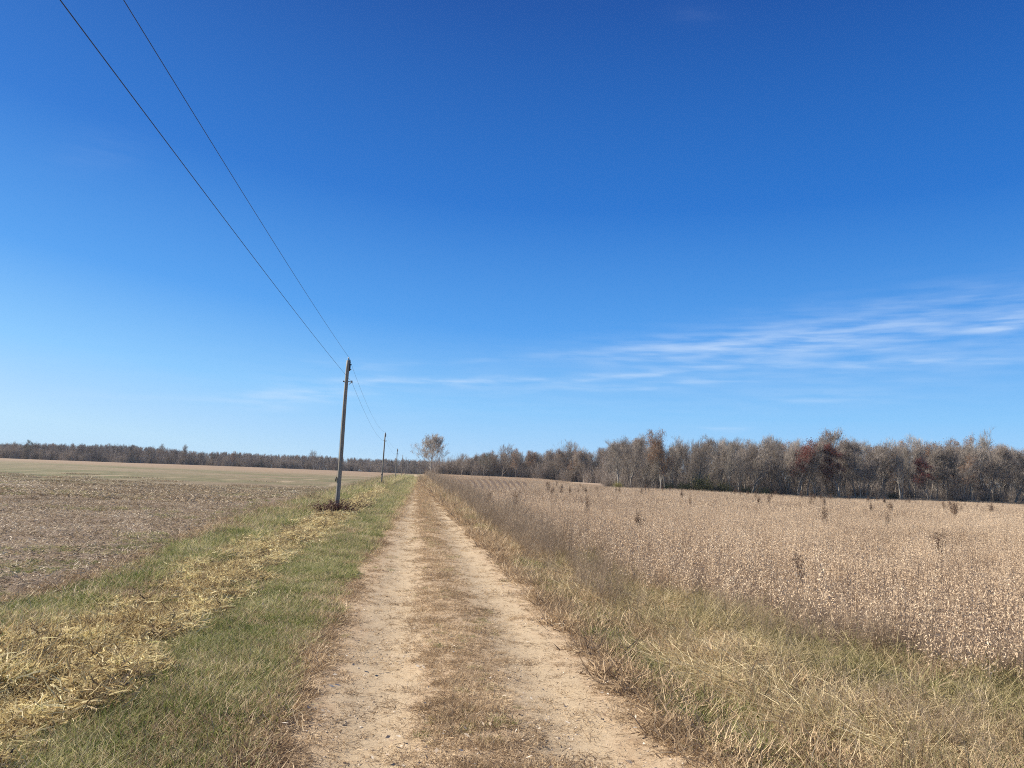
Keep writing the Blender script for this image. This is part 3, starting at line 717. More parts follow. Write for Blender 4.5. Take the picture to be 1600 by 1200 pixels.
base0 = None
lean = [(0, 0.010), (0, .018), (0, .012), (0, .004), (0, -.01), (0, .01)]
attach = []
for i, (x, y, _) in enumerate(POLES):
    o = pole0 if i == 0 else dup(pole0)
    z = float(height(x, y)); s = (1, 1.0, 1.0, 1.03, 1.03, 1.0)[i]
    o.location = (x, y, z); o.rotation_euler = (0, lean[i][1], (0, .6, -.4, 1.0, .2, .8)[i]); o.scale = (1, 1, s)
    o['label'] = plab[i]; o['category'] = 'utility pole'; o['group'] = 'utility poles along the lane'
    mw = Matrix.Translation(o.location) @ o.rotation_euler.to_matrix().to_4x4() @ Matrix.Diagonal((1, 1, s, 1))
    attach.append((mw @ Vector((0, 0, PH + .14)), mw @ Vector((.21, 0, LOWZ - .02))))
prev = (Vector((-2.82, -29, 6.65)), Vector((-2.62, -29, 5.57)))
for w_, (nm, lb, sag) in enumerate((('overhead_wire', 'upper overhead wire running over the pole tops', (.5, .72)), ('overhead_wire', 'lower overhead wire hung from the side brackets of the poles', (.42, .72)))):
    pts = []
    nodes = [prev[w_]] + [a_[w_] for a_ in attach]
    for k_ in range(len(nodes) - 1):
        A, B = nodes[k_], nodes[k_ + 1]; N = 60 if k_ == 0 else 24
        for j in range(N):
            t_ = j / N; p = A.lerp(B, t_); p.z -= 4 * (sag[0] if k_ == 0 else sag[1]) * t_ * (1 - t_); pts.append(tuple(p))
    pts.append(tuple(nodes[-1]))
    link(nm, tubes_mesh(nm, [tube(pts, .0046, 6)], MAT['wire']), label=lb, cat='wire', group='overhead wires')


# ------------------------------------------------------------------ bushes at the pole feet
def bush_mesh(n_st, rad, ht, leaves, mat, r_seed):
    r = np.random.default_rng(r_seed)
    b = disk(n_st, rad * .35, r); az = np.arctan2(b[:, 1], b[:, 0]) + r.normal(0, .7, n_st)
    L = U(.5, 1.15, n_st, r) * ht; t0 = U(.1, .9, n_st, r)
    st = ribbons(n_st, b, L, U(.006, .012, n_st, r), t0, U(.1, .8, n_st, r), az=az, seg=4, tint=U(0, .5, n_st, r), r=r)
    P = st[0].reshape(n_st, 5, 2, 3).mean(2)
    i = r.integers(0, n_st, leaves); k_ = r.random(leaves) * 3 + 1; k0 = np.floor(k_).astype(int); fr = (k_ - k0)[:, None]
    pos = P[i, k0] * (1 - fr) + P[i, np.minimum(k0 + 1, 4)] * fr
    sp = ribbons(leaves // 2, pos[:leaves // 2], U(.08, .22, leaves // 2, r) * ht, U(.003, .005, leaves // 2, r), U(.2, 1.6, leaves // 2, r), U(-.4, .4, leaves // 2, r), seg=2, tint=U(0, .5, leaves // 2, r), r=r)
    lf = flakes(leaves, pos + r.normal(0, .05 * ht, (leaves, 3)), U(.03, .07, leaves, r), U(.02, .045, leaves, r), r=r, tilt=1.2, fold=1.0)
    return mesh_np('stems', *(lambda q: (q[0], [q[1]], {'tint': ('POINT', q[2])}))(join([st, sp])), mats=(mat,)), mesh_np('leaves', lf[0], [lf[1]], {'tint': ('POINT', lf[2])}, (mat,))


def bush(name, x, y, rad, ht, leaves, mat, label, cat='bush', seed=1, n_st=60, group=None, sx=1.0):
    o = bpy.data.objects.new(name, None); sc.collection.objects.link(o)
    o.location = (x, y, float(height(x, y)) - .02); o['label'] = label; o['category'] = cat
    if group: o['group'] = group
    o.scale = (sx, 1, 1)
    a_, b_ = bush_mesh(n_st, rad, ht, leaves, mat, seed)
    link('stems', a_, o); link('leaves', b_, o)
    return o


MAT['leafred'] = plant_mat('maroon_leaves', [(0, (.07, .022, .018)), (.5, (.19, .06, .048)), (1, (.32, .13, .095))], wamt=.2, wscale=.3)
MAT['leafrust'] = plant_mat('rust_leaves', [(0, (.13, .062, .03)), (.5, (.29, .15, .07)), (1, (.44, .26, .13))], wamt=.2, wscale=.3)
MAT['leafbrown'] = plant_mat('brown_leaves', [(0, (.10, .08, .065)), (.5, (.20, .162, .132)), (1, (.32, .265, .22))], wamt=.2, wscale=.3)
MAT['leafgreen'] = plant_mat('green_leaves', [(0, (.02, .028, .014)), (.5, (.045, .055, .024)), (1, (.11, .11, .045))], wamt=.2, wscale=.3)
MAT['leafolive'] = plant_mat('olive_leaves', [(0, (.10, .10, .035)), (.5, (.22, .20, .065)), (1, (.40, .34, .12))], wamt=.2, wscale=.3)
bush('bramble_bush', -3.0, 32.2, .6, .75, 2600, MAT['bramble'], 'dark red bramble bush around the foot of the nearest pole', seed=3, n_st=110, sx=1.15)
bush('bramble_bush', -3.7, 32.4, .5, .55, 900, MAT['bramble'], 'small maroon bramble just left of the nearest pole', seed=4, n_st=50)
bush('weed_bush', -2.35, 36.5, .7, .55, 700, MAT['darkweed'], 'low brown scrub right behind the dark red bush', seed=5, n_st=80)
bush('rust_bush', 4.6, 356, 2.2, 3.2, 1500, MAT['leafrust'], 'rusty brown shrub at the foot of the lone sycamore', seed=9, n_st=80)
bush('weed_bush', -4.7, 93, 1.2, 1.0, 1200, MAT['darkweed'], 'grey brown brush at the foot of the second pole', seed=6, n_st=110, sx=1.6)
bush('weed_bush', -5.3, 150, 1.3, 1.3, 1000, MAT['darkweed'], 'dark brush at the foot of the third pole', seed=7, n_st=90, sx=1.5)
bush('weed_bush', -5.2, 41, .35, .7, 260, MAT['darkweed'], 'lone small dark weed in the stubble left of the nearest pole', seed=8, n_st=20)


# taller dark weeds standing in the crop
def weed_meshes(seed):
    r = np.random.default_rng(seed); n_ = 7
    b = disk(n_, .06, r); L = U(.7, 1.25, n_, r); t0 = U(0, .22, n_, r); az = U(0, 6.28, n_, r)
    st = ribbons(n_, b, L, U(.008, .013, n_, r), t0, U(0, .2, n_, r), az=az, seg=3, tint=U(0, .4, n_, r), r=r)
    m_ = 160; i = r.integers(0, n_, m_); k_ = U(.4, 1, m_, r)
    pos = b[i] + np.stack([np.sin(t0[i]) * np.cos(az[i]), np.sin(t0[i]) * np.sin(az[i]), np.cos(t0[i])], 1) * (L[i] * k_)[:, None]
    br_ = ribbons(m_, pos, U(.08, .24, m_, r), U(.003, .006, m_, r), U(.3, 1.2, m_, r), U(-.5, .4, m_, r), seg=2, tint=U(0, .6, m_, r), r=r)
    lf = flakes(420, np.repeat(pos, 3, 0)[:420] + r.normal(0, .06, (420, 3)), U(.03, .07, 420, r), U(.015, .035, 420, r), r=r, tilt=1.3, fold=1.2)
    return mesh_np('stems', *(lambda q: (q[0], [q[1]], {'tint': ('POINT', q[2])}))(join([st, br_])), mats=(MAT['darkweed'],)), mesh_np('leaves', lf[0], [lf[1]], {'tint': ('POINT', lf[2])}, (MAT['darkweed'],))


WM = [weed_meshes(100 + k_) for k_ in range(4)]


def standing_weed(x, y, s, label, i, group='dark weeds standing above the crop'):
    o = bpy.data.objects.new('tall_weed', None); sc.collection.objects.link(o)
    o.location = (x, y, float(height(x, y))); o.rotation_euler = (0, 0, i * 1.7); o.scale = (s, s, s)
    o['label'] = label; o['category'] = 'weed'; o['group'] = group
    link('stems', WM[i % 4][0], o); link('leaves', WM[i % 4][1], o)


named = [(12.6, 17.5, .72, 'dark seeded weed at the right edge of the crop, nearest of its kind'),
         (6.3, 12.2, .62, 'brown podded weed in the crop edge beside the green tall grass'),
         (16.6, 30, .85, 'dark weed poking above mid crop, left of a paler one'),
         (20.3, 31.5, .9, 'stout dark weed above mid crop, right of centre of the field'),
         (4.4, 34, .95, 'near black upright weed where the crop meets the verge'),
         (4.0, 42, .8, 'forked dark weed on the crop border up the lane'),
         (7.6, 34, .75, 'thin dark weed inside the left part of the crop'),
         (7.0, 24, .8, 'ragged weed in the crop just past the tall verge grass')]
for i, (x, y, s, lb) in enumerate(named): standing_weed(x, y, s, lb, i)
rw = np.random.default_rng(55); c_ = 0
while c_ < 90:
    y = 50 + 110 * rw.random() ** .8; x = y * (.14 + .68 * rw.random())
    if rowfan(np.array([x]), np.array([y]))[0] or hollow(np.array([x]), np.array([y]))[0] or fbm(x * .05, y * .08, 56, 2) < .52: continue
    standing_weed(x, y, rw.uniform(.85, 1.22), 'small dark dried weed in the scattered patches above the far crop', c_); c_ += 1

# ------------------------------------------------------------------ trees
def bark(name, c0, c1, rough=.95):
    m_, t_, n_ = new_mat(name); ge = t_.nodes.new('ShaderNodeNewGeometry'); oi_ = t_.nodes.new('ShaderNodeObjectInfo')
    a_ = n_.noise(n_.mapping(ge.outputs['Position'], (3, 3, .6)), 1, 4)
    f_ = n_.m('ADD', n_.m('MULTIPLY', n_.ss(a_, .3, .7), .6), n_.m('MULTIPLY', oi_.outputs['Random'], .4))
    return finish(m_, t_, n_.mix(f_, c0, c1), rough, spec=.03)


MAT['bark'] = bark('grey_bark', (.14, .12, .098), (.31, .27, .225))
MAT['palebark'] = bark('pale_bark', (.20, .178, .15), (.38, .345, .30))
MAT['twig'] = bark('twigs', (.24, .20, .168), (.43, .37, .31))
MAT['paletwig'] = bark('pale_twigs', (.26, .22, .18), (.46, .40, .33))


def grow_tree(seed, H=15.0, form='forest', leaf=None, leafn=0, pale=False, twn=4600, tw=.019):
    r = random.Random(seed); tb = []; ends = []
    def branch(p, d, L, r0, lvl, maxl):
        n_ = 7 if lvl == 0 else (5 if lvl == 1 else 4); pts = [np.array(p)]; d = np.array(d, float); cur = np.array(p, float)
        up = {0: .05, 1: .22, 2: .16, 3: .10}[lvl]
        for k_ in range(n_):
            d = d + np.array([r.gauss(0, .07 + .06 * lvl), r.gauss(0, .07 + .06 * lvl), up * (.6 + r.random() * .8) if lvl else r.gauss(0, .02)])
            d /= np.linalg.norm(d); cur = cur + d * L / n_; pts.append(cur.copy())
        rr = np.linspace(r0, r0 * (.28 if lvl else .22), n_ + 1)
        if lvl == 0: rr[0] *= 1.35
        tb.append(tube(pts, rr, (7, 5, 4, 3)[lvl], cap=False))
        if lvl >= maxl: ends.append((pts, L)); return
        nb = {0: 17 if form == 'forest' else 17, 1: 7, 2: 4}[lvl]
        lo = {0: .24 if form == 'forest' else (.10 if form == 'round' else .14), 1: .22, 2: .25}[lvl]
        for k_ in range(nb):
            t_ = lo + (1 - lo) * (k_ + r.random() * .8) / nb; t_ = min(t_, .99); q = t_ * n_; i = int(q); pp = pts[i] * (1 - q + i) + pts[i + 1] * (q - i)
            dd = pts[min(i + 1, n_)] - pts[i]; dd /= np.linalg.norm(dd)
            a_ = (k_ * 2.4 + r.random() * 1.2); s_ = np.cross(dd, [.3, .5, .2]); s_ /= np.linalg.norm(s_); u_ = np.cross(dd, s_)
            side = math.cos(a_) * s_ + math.sin(a_) * u_
            ang = {0: (.55 if form == 'forest' else .95), 1: .65, 2: .7}[lvl] * (1 - .35 * t_) * r.uniform(.8, 1.25)
            nd = dd * math.cos(ang) + side * math.sin(ang)
            if form == 'round' and lvl == 0: ll = H * .46 * math.sin(math.pi * (.32 + .56 * t_)) * r.uniform(.85, 1.15); nd = dd * math.cos(1.15 - .6 * t_) + side * math.sin(1.15 - .6 * t_)
            elif lvl == 0:
                ll = H * (.33 * (1.0 - .38 * t_) if form == 'forest' else .56 * (1.12 - .72 * t_)) * r.uniform(.75, 1.2)
            else: ll = L * (.66 - .25 * t_) * r.uniform(.8, 1.25)
            branch(pp, nd, ll, max(r0 * (1 - .7 * t_) * .46, .017), lvl + 1, maxl)
    branch((0, 0, -.3), (r.gauss(0, .04), r.gauss(0, .04), 1), H * {'round': .78, 'forest': .84, 'open': .86}[form], H * .0145 * r.uniform(.8, 1.2), 0, 3)
    if form == 'forest' and r.random() < .5:
        branch((r.uniform(-.4, .4), r.uniform(-.4, .4), -.2), (r.gauss(0, .16), r.gauss(0, .16), 1), H * .8, H * .010, 0, 2)
    nr = np.random.default_rng(seed)
    E0 = np.array([e[0][max(1, len(e[0]) - 4)] for e in ends]); E1 = np.array([e[0][-1] for e in ends])
    i = nr.integers(0, len(ends), twn); k_ = nr.random(twn)[:, None] ** .7
    base = E0[i] * (1 - k_) + E1[i] * k_
    # twigs lean outward and upward from the crown centre
    cz = np.array([0, 0, H * .5]); out = base - cz; out /= np.linalg.norm(out, axis=1)[:, None] + 1e-6
    az = np.arctan2(out[:, 1], out[:, 0]) + nr.normal(0, .9, twn)
    L = U(.4, 1.25, twn, nr) * H / 15
    tv, tf, tt = ribbons(twn, base, L, tw * U(.7, 1.3, twn, nr), np.abs(nr.normal(.4, .35, twn)), U(-.3, .4, twn, nr), az=az, seg=2, taper=.3, r=nr)
    trunk = tubes_mesh('trunk', tb, MAT['palebark' if pale else 'bark'])
    parts = [(tv, tf, tt)]
    crown = mesh_np('crown', tv, [tf], {'tint': ('POINT', tt)}, (MAT['paletwig' if pale else 'twig'],))
    leaves = None
    if leaf:
        j = nr.integers(0, len(tv), leafn); cl = nr.random(len(E1)) ; keepe = cl > .12
        pos = tv[j] + nr.normal(0, .22, (leafn, 3)) * H / 15
        kk = vnoise(pos[:, 0] * .7 + seed, pos[:, 2] * .7 + pos[:, 1] * .5, seed) > .33
        pos = pos[kk]
        lv = flakes(len(pos), pos, U(.12, .26, len(pos), nr), U(.08, .18, len(pos), nr), r=nr, tilt=1.3, fold=1.2)
        leaves = mesh_np('leaves', lv[0], [lv[1]], {'tint': ('POINT', lv[2])}, (MAT[leaf],))
    return trunk, crown, leaves


KIND = {
    'bare': [grow_tree(s_) for s_ in (1, 2, 3, 4, 5, 6)],
    'pale': [grow_tree(s_, pale=True) for s_ in (11, 12)],
    'brown': [grow_tree(s_, leaf='leafbrown', leafn=3500) for s_ in (21, 22)],
    'rust': [grow_tree(s_, leaf='leafrust', leafn=5000) for s_ in (31, 32)],
    'red': [grow_tree(s_, leaf='leafred', leafn=15000, twn=2200) for s_ in (41, 42)],
    'green': [grow_tree(s_, leaf='leafgreen', leafn=8000, form='open') for s_ in (51,)],
    'open': [grow_tree(s_, form='open', twn=7000) for s_ in (61, 62)],
}
NAME = {'bare': 'bare_tree', 'pale': 'pale_tree', 'brown': 'brown_leaved_tree', 'rust': 'rust_leaved_tree', 'red': 'maroon_leaved_tree', 'green': 'evergreen_tree', 'open': 'spreading_tree'}


def tree(kind, i, x, y, h, label, group=None, sxy=1.0, z=None):
    tr, cr, lf = KIND[kind][i % len(KIND[kind])]
    o = bpy.data.objects.new(NAME[kind], None); sc.collection.objects.link(o)
    o.location = (x, y, float(height(x, y)) if z is None else z); s = h / 15.6
    o.scale = (s * sxy, s * sxy, s); o.rotation_euler = (0, 0, (i * 2.39996 + x) % 6.283)
    o['label'] = label; o['category'] = 'tree'
    if group: o['group'] = group
    link('trunk', tr, o); c2 = link('crown', cr, o)
    if lf is not None: link('leaves', lf, o)
    return o


# skyline of the woods as (x/y bearing, height above the eye per metre of distance)
PX = [(700, 718), (730, 713), (760, 708), (790, 703), (820, 707), (850, 703), (890, 700), (930, 705), (950, 697), (985, 684), (1010, 691), (1038, 684), (1060, 691), (1100, 688),
      (1150, 685), (1180, 686), (1200, 692), (1235, 686), (1260, 689), (1300, 682), (1330, 690), (1380, 694), (1435, 692), (1480, 698), (1540, 690), (1570, 701), (1600, 702), (1700, 708), (1850, 715)]
MM = np.array(M)


def bearing(px, py):
    d = MM @ np.array([px - 800, py - 600, 1200.0]); return d[0] / d[1], d[2] / d[1]


BT = np.array([bearing(*p) for p in PX])
sky_h = lambda t_: np.interp(t_, BT[:, 0], BT[:, 1])
rt = np.random.default_rng(77)
# the right-hand wood: front rank, then ranks behind it
nf = 0
FRONT = {'bare': 'slim bare grey tree among many alike along the front of the right wood', 'pale': 'pale trunked bare tree along the front of the right wood', 'brown': 'slim tree still holding brown leaves along the front of the right wood'}
DEEP = {'bare': 'bare tree behind the front rank of the right wood, only its crown showing', 'pale': 'pale barked bare tree deep inside the right wood', 'brown': 'brown leaved tree deep inside the right wood', 'rust': 'rust tinted tree deep inside the right wood'}
MID = {'bare': 'bare grey tree in the massed middle wood beyond the crop', 'brown': 'brown leaved tree in the massed middle wood beyond the crop', 'rust': 'rust tinted tree in the massed middle wood beyond the crop'}
def wood_tree(t_, y, kind, lab, grp, f=1.0):
    global nf
    x = t_ * y; h = (sky_h(t_) * y + EYE - float(height(x, y))) * f
    nf += 1
    return tree(kind, nf, x, y, max(h, 5), lab, grp, sxy=rt.uniform(1.0, 1.4) * (1.25 if kind == 'red' else 1))


G1, G2, G3 = 'bare trees along the front of the right wood', 'trees deeper in the right wood', 'trees of the middle wood beyond the crop'
special = [(1038, 205, 'rust', 'tallest tree of the wood with rust orange leaves at its crown', 1.08), (985, 203, 'bare', 'tall bare grey tree at the left corner of the right wood', 1.05),
           (1247, 206, 'red', 'maroon leaved oak, left one of the two close together', .95), (1310, 203, 'red', 'widest maroon leaved oak with a near black trunk', .86),
           (1345, 205, 'brown', 'dull brown leaved tree right beside the widest maroon oak', .72),
           (1450, 203, 'red', 'small maroon oak standing alone in the right part of the wood', .72), (1440, 230, 'pale', 'pale forked snag rising above the small maroon oak', 1.12),
           (1540, 226, 'pale', 'tall pale topped tree above the right end of the wood', 1.1), (1303, 222, 'brown', 'tall brown topped tree behind the widest maroon oak', 1.13),
           (1175, 205, 'bare', 'broad bare tree with steep dark limbs in the middle of the right wood', 1.03), (1090, 204, 'bare', 'bare round headed tree above the olive shrub', .98),
           (1505, 206, 'rust', 'faded rust tinted tree near the right end of the wood', .75)]
for (px, y, kd, lb, f) in special:
    t_, _ = bearing(px, 760); wood_tree(t_, y - 4, kd, lb, None, f)
for k_ in range(46):
    t_ = .262 + (.93 - .262) * (k_ + rt.uniform(.1, .9)) / 46; y = 201 + rt.uniform(0, 9) + (8 if t_ < .3 else 0)
    kd = rt.choice(['bare', 'bare', 'bare', 'bare', 'pale', 'brown'] if t_ < .5 else ['bare', 'bare', 'brown', 'brown', 'brown', 'pale'])
    wood_tree(t_, y, str(kd), FRONT[str(kd)], G1, rt.uniform(.80, 1.0))
for k_ in range(120):
    t_ = .25 + (.97 - .25) * (k_ + rt.uniform(0, 1)) / 120; y = 212 + rt.uniform(0, 45)
    kd = rt.choice(['bare', 'bare', 'rust', 'pale', 'brown', 'rust'] if t_ > .5 else ['bare', 'bare', 'bare', 'bare', 'brown'])
    wood_tree(t_, y, str(kd), DEEP[str(kd)], G2, rt.uniform(.86, 1.02))
# middle wood, 400 m off
for k_ in range(96):
    t_ = .035 + (.30 - .035) * (k_ + rt.uniform(0, 1)) / 96; y = 402 + rt.uniform(0, 34) - 60 * max(0, t_ - .12) / .15
    kd = rt.choice(['bare', 'bare', 'brown', 'rust', 'brown', 'bare'])
    wood_tree(t_, y, str(kd), MID[str(kd)], G3, rt.uniform(.80, .97)).scale.x *= 1.3
for (px, y, kd, lb, f) in [(890, 385, 'open', 'wide spreading bare tree standing out of the middle wood', 1.12), (785, 395, 'open', 'round topped bare tree over the left part of the middle wood', 1.1),
                           (850, 392, 'brown', 'brown tree with a pale snag top in the middle wood', 1.03), (755, 390, 'green', 'dark round tree at the left shoulder of the middle wood', .95),
                           (722, 398, 'open', 'pale thin bare tree just right of the lone sycamore', 1.1), (806, 388, 'rust', 'russet topped tree in the left part of the middle wood', 1.0)]:
    t_, _ = bearing(px, 745); wood_tree(t_, y, kd, lb, None, f)

# the lone sycamore at the end of the lane
def sycamore():
    x, y = 5.9, 362.0
    o = bpy.data.objects.new('sycamore_tree', None); sc.collection.objects.link(o)
    o.location = (x, y, float(height(x, y)))
    o.scale = (1.18, 1.18, 1.0)
    o['label'] = 'lone pale barked sycamore standing at the far end of the lane'; o['category'] = 'tree'
    tr, cr, lf = grow_tree(91, H=17.5, form='round', pale=True, twn=6500, tw=.03)
    link('trunk', tr, o); link('crown', cr, o)
    r = np.random.default_rng(5); co = np.zeros(len(cr.vertices) * 3); cr.vertices.foreach_get('co', co); co = co.reshape(-1, 3)
    p = co[r.integers(0, len(co), 9000)] + r.normal(0, .3, (9000, 3)); p = p[p[:, 2] > 3.0]
    lv = flakes(len(p), p, U(.18, .36, len(p), r), U(.12, .25, len(p), r), r=r, tilt=1.3, fold=1.2)
    link('leaves', mesh_np('leaves', lv[0], [lv[1]], {'tint': ('POINT', lv[2])}, (MAT['leafpale'],)), o)


MAT['leafpale'] = plant_mat('pale_leaves', [(0, (.18, .15, .125)), (.5, (.34, .30, .26)), (1, (.54, .49, .43))], wamt=.1, wscale=.3)
sycamore()


# shrubs and brush at the foot of the woods (uncountable scrub) and the ones that stand out
def shrub(seed, leaf, ht=3.0, n_st=40, leaves=900, wf=1.0):
    r = np.random.default_rng(seed); b = disk(n_st, .9 * wf, r); az = U(0, 6.28, n_st, r); L = U(.6, 1.1, n_st, r) * ht; t0 = U(0, .45, n_st, r)
    st = ribbons(n_st, b, L, U(.03, .06, n_st, r), t0, U(-.1, .4, n_st, r), az=az, seg=3, tint=U(0, .5, n_st, r), r=r)
    P = st[0].reshape(n_st, 4, 2, 3).mean(2); i = r.integers(0, n_st, leaves); k_ = r.random(leaves) * 2.98; k0 = np.floor(k_).astype(int); fr = (k_ - k0)[:, None]
    pos = P[i, k0] * (1 - fr) + P[i, k0 + 1] * fr
    tw_ = ribbons(leaves, pos, U(.25, .8, leaves, r), U(.015, .03, leaves, r), U(.1, 1.2, leaves, r), U(-.3, .3, leaves, r), seg=2, r=r)
    ps = [st, tw_]
    if leaf: ps.append(flakes(leaves * 3, np.repeat(pos, 3, 0) + r.normal(0, .3, (leaves * 3, 3)), U(.1, .22, leaves * 3, r), U(.07, .15, leaves * 3, r), r=r, tilt=1.3, fold=1.2))
    return join(ps)


def shrub_mesh(seed, leaf, mat, **kw):
    v, f, t_ = shrub(seed, leaf, **kw); return mesh_np('shrub', v, [f], {'tint': ('POINT', t_)}, (MAT[mat],))


MAT['scrub'] = plant_mat('scrub', [(0, (.15, .125, .105)), (.5, (.31, .26, .22)), (1, (.46, .395, .33))], wamt=.3, wscale=.2, transl=.1)
ZB = [shrub_mesh(s_, False, 'scrub', ht=4.2, n_st=46, leaves=1100, wf=1.3) for s_ in (1, 2, 3)] + [shrub_mesh(4, True, 'leafbrown', ht=3.4, leaves=500)]
N = 900
t_ = U(.25, .97, N); y = 203 + 62 * rng.random(N) ** .8 + np.where(t_ < .29, 8, 0); x = t_ * y
scatter('underbrush', np.stack([x, y, height(x, y) - .1], 1), U(0, 6.28, N), U(.7, 1.35, N) * (1 + (y - 205) / 70), rng.integers(0, 4, N), ZB)
N = 620
t_ = U(.022, .29, N); y = 404 + 50 * rng.random(N) - 60 * np.clip(t_ - .12, 0, 1) / .15; x = t_ * y
scatter('underbrush_far', np.stack([x, y, height(x, y) - .1], 1), U(0, 6.28, N), U(1.0, 2.4, N), rng.integers(0, 4, N), ZB)
for nm, lb in (('underbrush', 'tangled brown undergrowth inside the right wood'), ('underbrush_far', 'dark undergrowth at the foot of the middle wood')):
    bpy.data.objects[nm]['label'] = lb; bpy.data.objects[nm]['category'] = 'undergrowth'
SH = {'g': shrub_mesh(11, True, 'leafgreen', ht=2.6, n_st=50, leaves=1100, wf=1.3), 'o': shrub_mesh(12, True, 'leafolive', ht=3.4, n_st=50, leaves=1000, wf=1.2), 'b': shrub_mesh(13, True, 'leafbrown', ht=2.6, n_st=50, leaves=700, wf=1.3)}
for (px, y, kd, s_, lb) in [(1095, 196, 'o', 1.8, 'olive yellow shrub at the middle of the wood edge'), (1130, 197, 'o', 1.35, 'smaller olive shrub right of the olive yellow one'),
                            (1045, 195, 'g', 1.2, 'low dark green shrub under the tallest rust crowned tree'), (1070, 196, 'g', 1.4, 'dark evergreen shrub touching the olive yellow one on its left'),
                            (1118, 195, 'g', 1.15, 'dark evergreen shrub in front of the smaller olive shrub'), (1165, 195, 'g', 1.25, 'rounded dark green shrub below the broad bare tree'),
                            (1195, 196, 'g', 1.2, 'last dark green shrub of the row, nearest the maroon oaks'), (965, 203, 'o', .8, 'olive brown shrub at the left foot of the right wood'),
                            (985, 199, 'b', .95, 'brown shrub at the corner of the right wood'), (1010, 198, 'b', .9, 'low reddish brown shrub between the wood corner and the green shrubs'),
                            (1395, 197, 'g', 1.0, 'small grey green shrub between the maroon oaks'), (1500, 198, 'b', 1.1, 'red brown shrub at the foot of the rust tinted tree')]:
    t0, _ = bearing(px, 760); x = t0 * y
    link('shrub', SH[kd], label=lb, cat='shrub', loc=(x, y, float(height(x, y)) - .05)).scale = (s_, s_, s_ * .9)
# brush belt of dry grass along the foot of the wood
zb = variants('brush_tuft', lambda: ribbons(160, disk(160, 1.3), U(.4, 1.1, 160), U(.02, .04, 160), U(0, .5, 160), U(0, .9, 160), seg=3), 'weed', 4)
N = 1500; t_ = U(.25, .97, N); y = 196 + 8 * rng.random(N) + np.where(t_ < .29, 6, 0); x = t_ * y
o = scatter('edge_grass', np.stack([x, y, height(x, y)], 1), U(0, 6.28, N), U(.7, 1.3, N), rng.integers(0, 4, N), zb)
o['label'] = 'rough brown grass along the foot of the wood'; o['category'] = 'grass'
N = 2600; x = 74 + 32 * rng.normal(0, .5, N); y = 190 + 26 * rng.normal(0, .45, N); k = hollow(x, y); x, y = x[k], y[k]
o = scatter('hollow_grass', np.stack([x, y, height(x, y)], 1), U(0, 6.28, len(x)), U(.5, .9, len(x)), rng.integers(0, 4, len(x)), zb)
o['label'] = 'grey green rough grass in the hollow before the wood'; o['category'] = 'grass'


# the far wood along the left horizon: one mass
def joined_tree(kind, i):
    tr, cr, lf = KIND[kind][i]
    vs, fs4, fs3, mi = [], [], [], []
    o_ = 0; allv = []; quads = []; qm = []; tris = []
    mats_ = []
    for k_, me in enumerate([q for q in (tr, cr, lf) if q]):
        n_ = len(me.vertices); co = np.zeros(n_ * 3, np.float32); me.vertices.foreach_get('co', co); allv.append(co.reshape(-1, 3))
        npoly = len(me.polygons); li = np.zeros(len(me.loops), np.int32); me.loops.foreach_get('vertex_index', li)
        q = li.reshape(-1, 4) + o_; quads.append(q); qm.append(np.full(len(q), k_)); o_ += n_; mats_.append(me.materials[0])
    me = mesh_np('far_tree', np.concatenate(allv), [np.concatenate(quads)], mats=mats_)
    me.polygons.foreach_set('material_index', np.concatenate(qm).astype(np.int32))
    return me


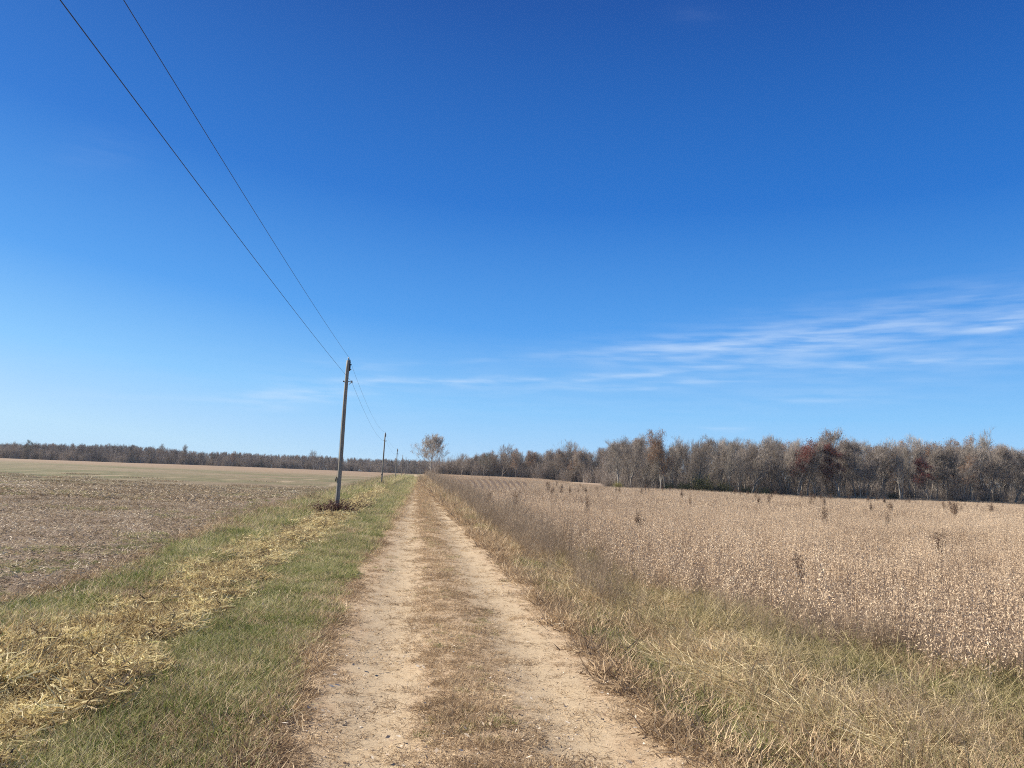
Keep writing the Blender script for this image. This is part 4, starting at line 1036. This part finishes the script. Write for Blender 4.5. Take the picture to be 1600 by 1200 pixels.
FT = [joined_tree('bare', 0), joined_tree('bare', 1), joined_tree('bare', 2), joined_tree('brown', 0), joined_tree('brown', 1), joined_tree('rust', 0), joined_tree('open', 0)]
LP = np.array([bearing(*p) for p in [(-200, 688), (0, 694), (60, 694), (150, 696), (190, 695), (250, 701), (300, 706), (360, 708), (420, 711), (500, 713), (560, 717), (620, 718), (700, 722), (760, 724)]])
N = 1150
t_ = U(-.68, .09, N); y = 690 + U(0, 90, N) - 130 * sstep(-t_, -.1, .5) + 0 * t_; x = t_ * y
hh = (np.interp(t_, LP[:, 0], LP[:, 1]) * y + EYE - height(x, y)) * U(.86, 1.02, N)
scatter('far_wood', np.stack([x, y, height(x, y) - .3], 1), U(0, 6.28, N), hh / 15.6, rng.integers(0, 7, N), FT)
N = 900; t_ = U(-.68, .09, N); y = 686 + U(0, 95, N) - 130 * sstep(-t_, -.1, .5); x = t_ * y
scatter('far_underbrush', np.stack([x, y, height(x, y) - .3], 1), U(0, 6.28, N), U(1.4, 2.6, N), rng.integers(0, 4, N), ZB)
for nm, lb in (('far_wood', 'far dark line of woodland along the left horizon'), ('far_underbrush', 'dark undergrowth at the foot of the far wood')):
    bpy.data.objects[nm]['label'] = lb; bpy.data.objects[nm]['category'] = 'wood'
for (px, py, kd, lb) in [(18, 692, 'open', 'small round crown rising at the left end of the far wood'), (50, 690, 'green', 'dark pointed tree standing proud near the left end of the far wood'),
                         (258, 697, 'open', 'spreading tree standing above the middle of the left far wood'), (292, 697, 'brown', 'broad brown crowned tree right of the spreading one in the far wood'),
                         (365, 706, 'rust', 'small russet tree at the right drop of the far wood'), (492, 706, 'open', 'round pale crowned tree just left of the nearest pole in the far wood')]:
    t0, s0 = bearing(px, py); y = 672 - 130 * float(sstep(np.array(-t0), -.1, .5)); x = t0 * y
    tree(kd, int(px), x, y, s0 * y + EYE - float(height(x, y)), lb)

# ------------------------------------------------------------------ thin autumn haze over the whole place
HAZE = 0.00008
v = np.array([[x, y, z] for x in (-950, 1150) for y in (-70, 1450) for z in (-8, 25)], float)
f = [np.array([[0, 1, 3, 2], [4, 6, 7, 5], [0, 4, 5, 1], [2, 3, 7, 6], [0, 2, 6, 4], [1, 5, 7, 3]])]
m, t, n = new_mat('haze'); vo = t.nodes.new('ShaderNodeVolumePrincipled'); out = t.nodes.new('ShaderNodeOutputMaterial')
vo.inputs['Color'].default_value = (.80, .88, 1, 1); vo.inputs['Density'].default_value = HAZE; vo.inputs['Anisotropy'].default_value = 0
t.links.new(vo.outputs[0], out.inputs['Volume'])
link('haze', mesh_np('haze', v, f, mats=(m,)), kind='stuff', label='thin pale haze over the far woods', cat='haze')
